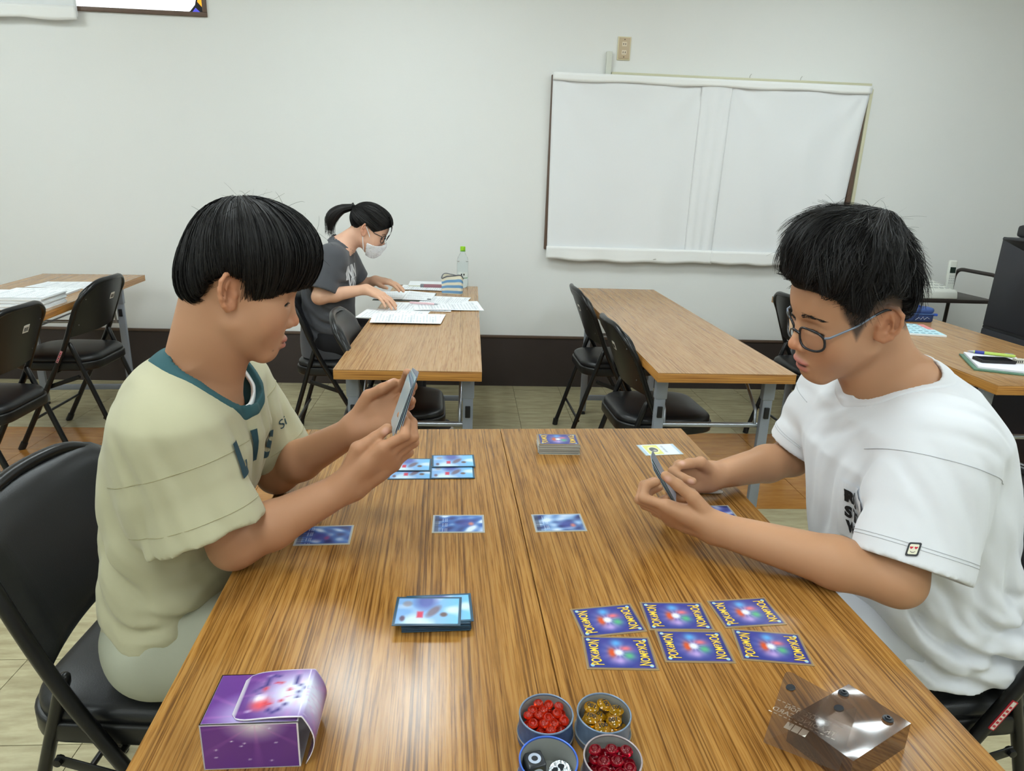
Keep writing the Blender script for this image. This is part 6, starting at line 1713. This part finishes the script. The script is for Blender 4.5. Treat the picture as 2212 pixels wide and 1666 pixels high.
# ================================================================== papers and things on the back tables
def art_text(seed, dens=.75, col=(120, 128, 140)):
    def fn(u, v):
        c = np.tile(np.array([240, 243, 246.]), (len(u), 1)); r = np.random.default_rng(seed); ln = np.floor(v*22); w = (np.sin(v*22*6.283) > .25)*(np.sin(u*97+ln*13.7) > -.35)*(u > .08)*(u < .55+.38*np.abs(np.sin(ln*2.3+seed)))*(v > .06)*(v < .94)
        return mixc(c, w*.62*dens, col)
    return fn
m_paper = vcol_mat('printed_paper', rough=.75, spec=.2); m_white = mat('plain_paper', srgb(240, 243, 246), .75)
PAPER = {}
def sheet_mesh(w, l, seed, curl=.004):
    me = paint_grid('sheet', w, l, 46, 64, art_text(seed), m_paper, 0)
    n = len(me.vertices); co = np.empty(n*3, F32); me.vertices.foreach_get('co', co); co = co.reshape(-1, 3)
    r = np.random.default_rng(seed); co[:, 2] = curl*(.5+.5*np.sin(co[:, 0]*r.uniform(8, 16)+r.uniform(0, 6))*np.sin(co[:, 1]*r.uniform(6, 12)+r.uniform(0, 6)))
    me.vertices.foreach_set('co', co.ravel()); me.update(); return me
def paper(label, x, y, ang, seed, z=TZ, w=.21, l=.297, group='loose papers', curl=.004):
    o = obj('paper_sheet', sheet_mesh(w, l, seed, curl), None, (x, y, z+.0006), (0, 0, ang)); md = o.modifiers.new('thick', 'SOLIDIFY'); md.thickness = .0006; md.offset = 1
    return tag(o, label, 'paper', group)
paper('printed sheet at the left end of the near paper pile', -.335, 3.07, 1.45, 1, TZ, group='near paper pile')
paper('printed sheet lowest and nearest on the near paper pile', -.27, 2.955, 1.62, 2, TZ+.005, group='near paper pile')
paper('printed sheet peeking out right under the near paper pile', -.255, 2.98, 1.50, 3, TZ+.0025, curl=.002, group='near paper pile')
paper('printed sheet reaching to the right table edge behind the near pile', -.10, 3.30, 1.70, 4, TZ+.002, .235, .33)
paper('printed sheet under the pink pen', -.22, 3.27, 1.5, 5, TZ)
paper('printed sheet with a clip mark beside the striped pencil case', -.115, 3.47, 1.45, 6, TZ+.001, .21, .24)
paper('printed sheet lying far back beside the writing hand', -.25, 3.86, 1.5, 8, TZ, .18, .26)
wb = empty('workbook', (-.325, 3.55, TZ), -.05, 'open workbook under the hands of the masked person', 'book')
for s in (-1, 1):
    o = obj('page', sheet_mesh(.145, .25, 20+s, .006), wb, (s*.0735, 0, .008), (0, s*.03, 0)); md = o.modifiers.new('thick', 'SOLIDIFY'); md.thickness = .004
obj('cover', box_me('cover', (0, 0, .0015), (.30, .26, .003), mat('grey_green_cover', srgb(120, 126, 118), .6), bevel=.001), wb)
obj('corner_tab', box_me('corner_tab', (.135, -.115, .0135), (.020, .022, .0006), mat('tab_grey', srgb(110, 116, 118), .6)), wb)
nb = empty('notebook', (-.22, 3.985, TZ), 0.02, 'thin notebook with cream page edges behind the mauve pen case', 'notebook')
obj('pages', box_me('pages', (0, 0, .005), (.24, .16, .008), mat('cream_pages', srgb(226, 222, 196), .7)), nb); obj('cover', box_me('cover', (0, 0, .0095), (.245, .165, .001), m_white), nb)
pcse = empty('pen_case', (-.19, 3.885, TZ), .0, 'slim mauve pen case in front of the notebook', 'case')
obj('body', box_me('body', (0, 0, .010), (.135, .03, .020), mat('mauve_plastic', srgb(150, 104, 112), .45), bevel=.005), pcse); obj('end_cap', box_me('end_cap', (-.07, 0, .010), (.022, .031, .021), mat('grey_cap', srgb(120, 122, 128), .4), bevel=.004), pcse)
def pen(label, a, b, body, tip, r=.0045, grip=None):
    a, b = Vector(a), Vector(b); c_ = (a+b)/2; e = empty('pen', tuple(c_), 0, label, 'pen'); d = b-a; u = d.normalized()
    obj('barrel', tube_me('barrel', [-d*.5, -d*.44, d*.30, d*.36], [r*.8, r, r, r*.9], body, 10), e); obj('tip', tube_me('tip', [d*.36, d*.44, d*.5], [r*.85, r*.5, r*.15], tip, 10), e)
    if grip: obj('grip', tube_me('grip', [d*.14, d*.34], [r*1.08, r*1.05], grip, 10), e)
    obj('clip', tube_me('clip', [-d*.46+Vector((0, 0, r*1.2)), -d*.28+Vector((0, 0, r*1.25))], r*.22, tip, 6), e)
pen('pink ballpoint pen lying on the papers', (-.284, 3.315, TZ+.014), (-.142, 3.285, TZ+.014), mat('pink_barrel', srgb(226, 190, 196), .3), mat('pen_steel', srgb(150, 150, 156), .3, .7), .0055)
# striped pencil case, open at the top
def stripes(u, v):
    c = np.tile(np.array([232, 226, 204.]), (len(u), 1)); return mixc(c, (np.sin(v*3.2*6.283-.6) > .05)*(v < .97)*1.0, (112, 158, 200))
spc = empty('pencil_case', (-.085, 3.70, TZ), -.25, 'blue and cream striped cloth pencil case standing open', 'pencil case')
vs_, fs, cc2 = [], [], []
nr_, nz_ = 44, 34
for k in range(nz_):
    v = k/(nz_-1)
    for i in range(nr_):
        a = 2*math.pi*i/nr_; ca, sa = math.cos(a), math.sin(a); sx = .056*(1+.06*v)*np.sign(ca)*abs(ca)**.5; sy = .026*(1-.25*v)*np.sign(sa)*abs(sa)**.6
        vs_.append((sx, sy+.004*math.sin(3*a+v*3), v*(.092-.012*math.sin(a*2+.5)))); cc2.append((i/nr_, v))
for k in range(nz_-1):
    for i in range(nr_): a = k*nr_+i; b = k*nr_+(i+1) % nr_; fs.append((a, b, b+nr_, a+nr_))
fs.append(tuple(range(nr_))[::-1])
me = me_from('cloth', vs_, fs, vcol_mat('striped_cloth', rough=.85), True); uv = np.array(cc2); set_colors(me, stripes(uv[:, 0], uv[:, 1])); o = obj('cloth', me, spc); md = o.modifiers.new('thick', 'SOLIDIFY'); md.thickness = .003
top_r = [vs_[(nz_-1)*nr_+i] for i in range(nr_)]; obj('zip', tube_me('zip', [Vector(p)+Vector((0, 0, .001)) for p in top_r], .0035, mat('zip_grey', srgb(96, 98, 104), .5), 6, True), spc)
for k, x in enumerate((-.02, .0, .018)): obj('pen_inside', tube_me('pen_inside', [(x, 0, .01), (x+.006, .004*k-.004, .088+.004*k)], .004, mat('inside_pen_%d' % k, [srgb(90, 92, 96), srgb(140, 110, 90), srgb(180, 182, 186)][k], .4), 8), spc)
# bottle
m_pet = mat('clear_bottle', (.93, .97, .98, 1), .05, trans=1.0, ior=1.12, spec=.5)
bt = empty('drink_bottle', (-.032, 3.93, TZ), 0, 'clear plastic drink bottle with lime green cap', 'bottle')
R_ = .0325
obj('bottle_body', lathe_me('bottle_body', [(0, .002), (.024, 0), (R_-.002, .006), (R_, .016), (R_, .05), (R_-.0015, .055), (R_, .06), (R_, .150), (R_*.86, .172), (R_*.52, .192), (.0125, .200), (.0125, .214), (0, .214)], m_pet, 32, True, 60), bt)
obj('water', lathe_me('water', [(0, .004), (.022, .003), (R_-.003, .010), (R_-.0025, .148), (0, .148)], mat('water', (.95, .98, .98, 1), .02, trans=1.0, ior=1.2), 28, True, 60), bt)
obj('cap', lathe_me('cap', [(0, .234), (.0135, .234), (.0145, .231), (.0148, .212), (.0135, .211), (0, .211)], mat('lime_cap', srgb(150, 206, 40), .4), 24), bt)
obj('neck_ring', lathe_me('neck_ring', [(.0130, .206), (.0155, .206), (.0155, .209), (.0130, .209)], mat('lime_ring', srgb(120, 190, 90), .4), 24), bt)
lb = []
for i in range(13): a = math.radians(-150+i*10); lb.append((a))
vs_ = [((R_+.0006)*math.cos(a), (R_+.0006)*math.sin(a), z) for z in (.055, .092) for a in lb]; obj('label', me_from('label', vs_, [(i, i+1, i+14, i+13) for i in range(12)], mat('bottle_label', srgb(226, 234, 230), .4), True), bt)
vs_ = [((R_+.0009)*math.cos(a), (R_+.0009)*math.sin(a), z) for z in (.056, .060) for a in lb]; obj('label_stripe', me_from('label_stripe', vs_, [(i, i+1, i+14, i+13) for i in range(12)], mat('green_stripe', srgb(80, 150, 90), .4), True), bt)
for k in range(2): obj('label_mark', box_me('label_mark', (0, 0, 0), (.007, .0006, .010), m_ink), bt, ((R_+.001)*math.cos(math.radians(-100+k*25)), (R_+.001)*math.sin(math.radians(-100+k*25)), .078), (0, 0, math.radians(-10+k*25)))

# print-out stacks on the far left table
def stack(label, x, y, ang, n, w=.21, l=.297, t=.0052, seed=1, group='stacks of print-outs'):
    e = empty('paper_stack', (x, y, TZ), ang, label, 'paper stack', group); r = random.Random(seed); me = box_me('booklet', (0, 0, t*.42), (w, l, t*.84), m_white, bevel=.0008)
    for k in range(n): obj('booklet', me, e, (r.uniform(-.004, .004)+k*.0012, r.uniform(-.004, .004), k*t), (0, 0, r.uniform(-.02, .02)))
    obj('top_sheet', sheet_mesh(w, l, seed+50, .001), e, (n*.0012, 0, n*t+.0004)); return e
stack('thick stack of white print-outs, nearest to the chair backs', -1.985, 3.10, 1.62, 9, .21, .297, .0056, 3)
stack('tall stack of white print-outs at the left picture edge', -2.30, 2.93, 1.60, 11, .21, .297, .0056, 4)
stack('thin pile of print-outs behind the thick stack', -2.09, 3.42, 1.66, 3, .21, .297, .003, 5)
paper('single print-out lying behind the stacks on the left table', -2.10, 3.68, 1.6, 31, TZ, group='left table papers')
g = empty('drink_bottle', (-2.36, 3.14, 0), 0, 'green bottle cap end showing by the floor at the left edge', 'bottle')
obj('bottle_body', lathe_me('bottle_body', [(0, 0), (.03, 0), (.033, .01), (.033, .15), (.015, .19), (0, .19)], mat('green_plastic', srgb(140, 190, 60), .3), 24), g); obj('cap', lathe_me('cap', [(0, .215), (.015, .215), (.015, .188), (0, .188)], mat('lime_cap', srgb(150, 206, 40), .4), 20), g)

# right table: note pad, pen, phone, eraser, case and leaflets
TR = TZ
np_ = empty('note_pad', (1.985, 2.335, TR), -.45, 'white note pad on a green cover beside the black phone', 'notebook')
obj('cover', box_me('cover', (-.01, -.01, .003), (.185, .26, .006), mat('green_cover', srgb(92, 128, 108), .55), bevel=.001), np_); obj('pages', box_me('pages', (0, 0, .010), (.176, .25, .008), mat('lilac_paper', srgb(232, 230, 240), .7), bevel=.001), np_)
sp = empty('mobile_phone', (1.968, 2.335, TR+.0145), -.12, 'black mobile phone lying on the note pad', 'phone')
obj('phone_case', prism_me('phone_case', round_rect(.128, .066, .009), .011, m_black_pl, .002), sp); obj('screen', prism_me('screen', round_rect(.112, .058, .004), .0006, mat('black_glass', srgb(8, 8, 10), .06), z0=.0111), sp)
pen('green and blue ballpoint pen on the note pad', (2.10, 2.395, TR+.021), (1.965, 2.475, TR+.020), mat('green_barrel', srgb(176, 200, 90), .3), mat('pen_steel', srgb(150, 150, 156), .3, .7), .006, mat('blue_grip', srgb(50, 62, 150), .4))
er = empty('eraser', (2.055, 2.315, TR+.0145), -.15, 'small white eraser in a printed sleeve beside the phone', 'eraser')
obj('rubber', box_me('rubber', (0, 0, .008), (.045, .02, .016), mat('eraser_white', srgb(226, 224, 214), .7), bevel=.002), er); obj('paper_sleeve', box_me('paper_sleeve', (-.008, 0, .008), (.030, .0208, .0168), mat('eraser_sleeve', srgb(200, 198, 184), .6)), er)
for k in range(4): obj('mark', box_me('mark', (-.019+k*.0065, -.0106, .008), (.003, .0004, .010), m_ink), er)
bc = empty('pencil_case', (2.185, 3.20, TR), -.08, 'navy blue zipped pencil case at the far end of the right table', 'pencil case')
obj('lower_shell', prism_me('lower_shell', round_rect(.235, .085, .03), .040, mat('navy_fabric', srgb(40, 60, 108), .7), .008), bc); obj('lid', prism_me('lid', round_rect(.233, .083, .03), .028, mat('blue_fabric', srgb(62, 88, 146), .7), .012, z0=.042), bc)
obj('zip', prism_me('zip', round_rect(.237, .087, .03), .003, mat('zip_blue', srgb(96, 130, 190), .5), z0=.0395), bc); obj('handle', tube_me('handle', fillet([(-.07, 0, .066), (-.03, 0, .082), (.03, 0, .080), (.06, 0, .066)], .03), .007, mat('bright_blue', srgb(52, 92, 190), .6), 8), bc); obj('pull_tab', box_me('pull_tab', (.125, -.02, .036), (.02, .012, .012), mat('bright_blue', srgb(52, 92, 190), .6), bevel=.002), bc)
obj('signature', tube_me('signature', [(.02, -.0432, .012), (.035, -.0434, .024), (.045, -.0434, .014), (.055, -.0434, .028), (.062, -.0434, .014), (.075, -.0434, .026), (.088, -.042, .018)], .0011, mat('silver_thread', srgb(180, 186, 196), .5), 6), bc)
lf = empty('leaflet', (2.06, 2.95, TR), -.22, 'pale blue leaflet with dark handwriting by the navy pencil case', 'leaflet')
obj('pages', box_me('pages', (0, 0, .005), (.18, .25, .009), m_white, bevel=.001), lf)
def art_leaf(u, v):
    c = np.tile(np.array([188, 222, 232.]), (len(u), 1)); c = mixc(c, ((np.abs((v*5) % 1-.5) < .12)*(np.sin(u*40+np.floor(v*5)*5) > -.5)*(u > .1)*(u < .9))*.8, (50, 90, 110)); return mixc(c, (u > .82)*(v > .5)*.8, (226, 120, 112))
obj('cover_print', paint_grid('cover_print', .178, .248, 50, 60, art_leaf, m_paper, .0098), lf)

# rack with telephone
m_rack = mat('brown_steel', srgb(58, 50, 46), .45, .2)
rk = empty('steel_trolley', (2.76, 3.93, 0), 0, 'dark brown steel trolley carrying the telephone', 'trolley')
hw_, hd_ = .31, .19
for z in (.715, .30): obj('shelf', box_me('shelf', (0, 0, z), (hw_*2, hd_*2, .022), m_rack, bevel=.004), rk)
for s in (-1, 1):
    obj('side_frame', tube_me('side_frame', fillet([(s*hw_, -hd_, .05), (s*hw_, -hd_, .865), (s*hw_, hd_, .865), (s*hw_, hd_, .05)], .07), .0115, m_rack, 10), rk)
    for t_ in (-1, 1): obj('caster', tube_me('caster', [(s*hw_-.012, t_*hd_, .026), (s*hw_+.012, t_*hd_, .026)], .026, m_black_pl, 16), rk)
tel = empty('telephone', (2.66, 3.87, .726), 0, 'white desk telephone with keypad on the trolley', 'telephone')
m_tel = mat('telephone_white', srgb(222, 224, 216), .4); bm = bmesh.new()
vv = [(-.18, -.13, 0), (.18, -.13, 0), (.18, .13, 0), (-.18, .13, 0), (-.175, -.125, .045), (.175, -.125, .045), (.165, .12, .085), (-.165, .12, .085)]; bv_ = [bm.verts.new(v) for v in vv]
for f in ((0, 3, 2, 1), (4, 5, 6, 7), (0, 1, 5, 4), (1, 2, 6, 5), (2, 3, 7, 6), (3, 0, 4, 7)): bm.faces.new([bv_[k] for k in f])
bmesh.ops.bevel(bm, geom=bm.edges[:], offset=.008, segments=3, affect='EDGES', profile=.5)
obj('housing', me_bm('housing', bm, m_tel, True, math.radians(40)), tel)
sl = math.atan2(.04, .245)
for r_ in range(3):
    for c_ in range(6): obj('key', box_me('key', (0, 0, 0), (.022, .014, .005), mat('key_grey', srgb(196, 198, 194), .4), bevel=.001), tel, (-.02+c_*.034, -.06+r_*.05, .045+(.065+r_*.05)*.163+.002), (sl, 0, 0))
obj('display', box_me('display', (0, 0, 0), (.10, .05, .002), mat('lcd', srgb(110, 122, 112), .2)), tel, (-.12, .0, .068), (sl, 0, 0))
hs = empty('cordless_handset', (2.895, 3.905, .726), -.1, 'white cordless handset standing in its cradle beside the telephone', 'handset')
obj('cradle', prism_me('cradle', round_rect(.075, .07, .02), .035, m_tel, .006), hs)
hb_ = obj('handset_body', box_me('handset_body', (0, 0, .115), (.048, .024, .185), m_tel, bevel=.009, seg=3), hs); hb_.rotation_euler = (-.10, 0, 0)
obj('display', box_me('display', (0, -.0125, .150), (.032, .001, .034), mat('lcd_dark', srgb(40, 52, 46), .2)), hb_)
for r_ in range(4):
    for c_ in range(3): obj('key', box_me('key', (-.012+c_*.012, -.0127, .115-r_*.014), (.008, .0014, .007), mat('key_grey', srgb(196, 198, 194), .4)), hb_)
obj('handset_cord', tube_me('handset_cord', [(.0+.028*math.cos(a), 0, .028*math.sin(a)) for a in np.linspace(-2.4, 1.9, 14)], .008, m_tel, 8), tel, (2.545-2.66, 3.705-3.87, .742-.726))
m_cab = mat('grey_cable', srgb(120, 120, 118), .5)
tag(obj('cable', tube_me('cable', fillet([(2.82, 4.14, .70), (2.84, 4.14, .55), (2.92, 4.12, .42), (3.02, 4.14, .36), (3.4, 4.1, .40)], .1), .004, m_cab, 6)), 'grey telephone cable hanging behind the trolley, right strand', 'cable', 'telephone cables')
tag(obj('cable', tube_me('cable', fillet([(2.77, 4.14, .70), (2.78, 4.15, .52), (2.84, 4.16, .40), (2.90, 4.17, .20), (2.95, 4.18, .05)], .1), .004, m_cab, 6)), 'grey telephone cable hanging behind the trolley, left strand', 'cable', 'telephone cables')
# copier
m_cop = mat('copier_black', srgb(44, 45, 52), .5); m_cop2 = mat('copier_dark', srgb(34, 35, 38), .5)
cp = empty('copier', (3.02, 2.98, 0), -.05, 'tall black office copier at the right picture edge', 'copier')
obj('lower_cabinet', box_me('lower_cabinet', (0, 0, .345), (.70, .66, .61), m_cop, bevel=.01), cp); obj('plinth', box_me('plinth', (0, 0, .02), (.64, .60, .04), m_cop2), cp)
obj('upper_body', box_me('upper_body', (0, 0, .885), (.70, .66, .455), m_cop, bevel=.012), cp); obj('seam', box_me('seam', (0, 0, .655), (.692, .652, .012), m_cop2), cp)
obj('scanner_lid', box_me('scanner_lid', (.02, 0, 1.145), (.66, .60, .06), m_cop2, bevel=.015), cp)
for zz in (.16, .34, .50): obj('paper_drawer', box_me('paper_drawer', (0, -.335, zz), (.64, .02, .14), m_cop2, bevel=.006), cp)
tray = obj('output_tray', box_me('output_tray', (0, 0, 0), (.22, .34, .014), m_cop2, bevel=.004), cp, (-.40, -.05, 1.075), (0, .42, 0)); tr2 = obj('tray_support', poly('tray_support', [(-.09, .03), (0, .04), (0, -.14)], m_cop2, -.012, .012), cp, (-.345, -.18, .98))
obj('feeder', box_me('feeder', (0, 0, 0), (.20, .30, .02), m_cop2, bevel=.005), cp, (-.26, 0, 1.24), (0, .5, 0))
tag(obj('floor_cable_cover', box_me('floor_cable_cover', (0, 0, .005), (1.1, .045, .010), mat('cream_cover', srgb(206, 202, 188), .5), bevel=.003), None, (2.45, 2.72, 0), (0, 0, -.95)), 'cream cable cover strip running over the floor to the copier', 'cable cover')
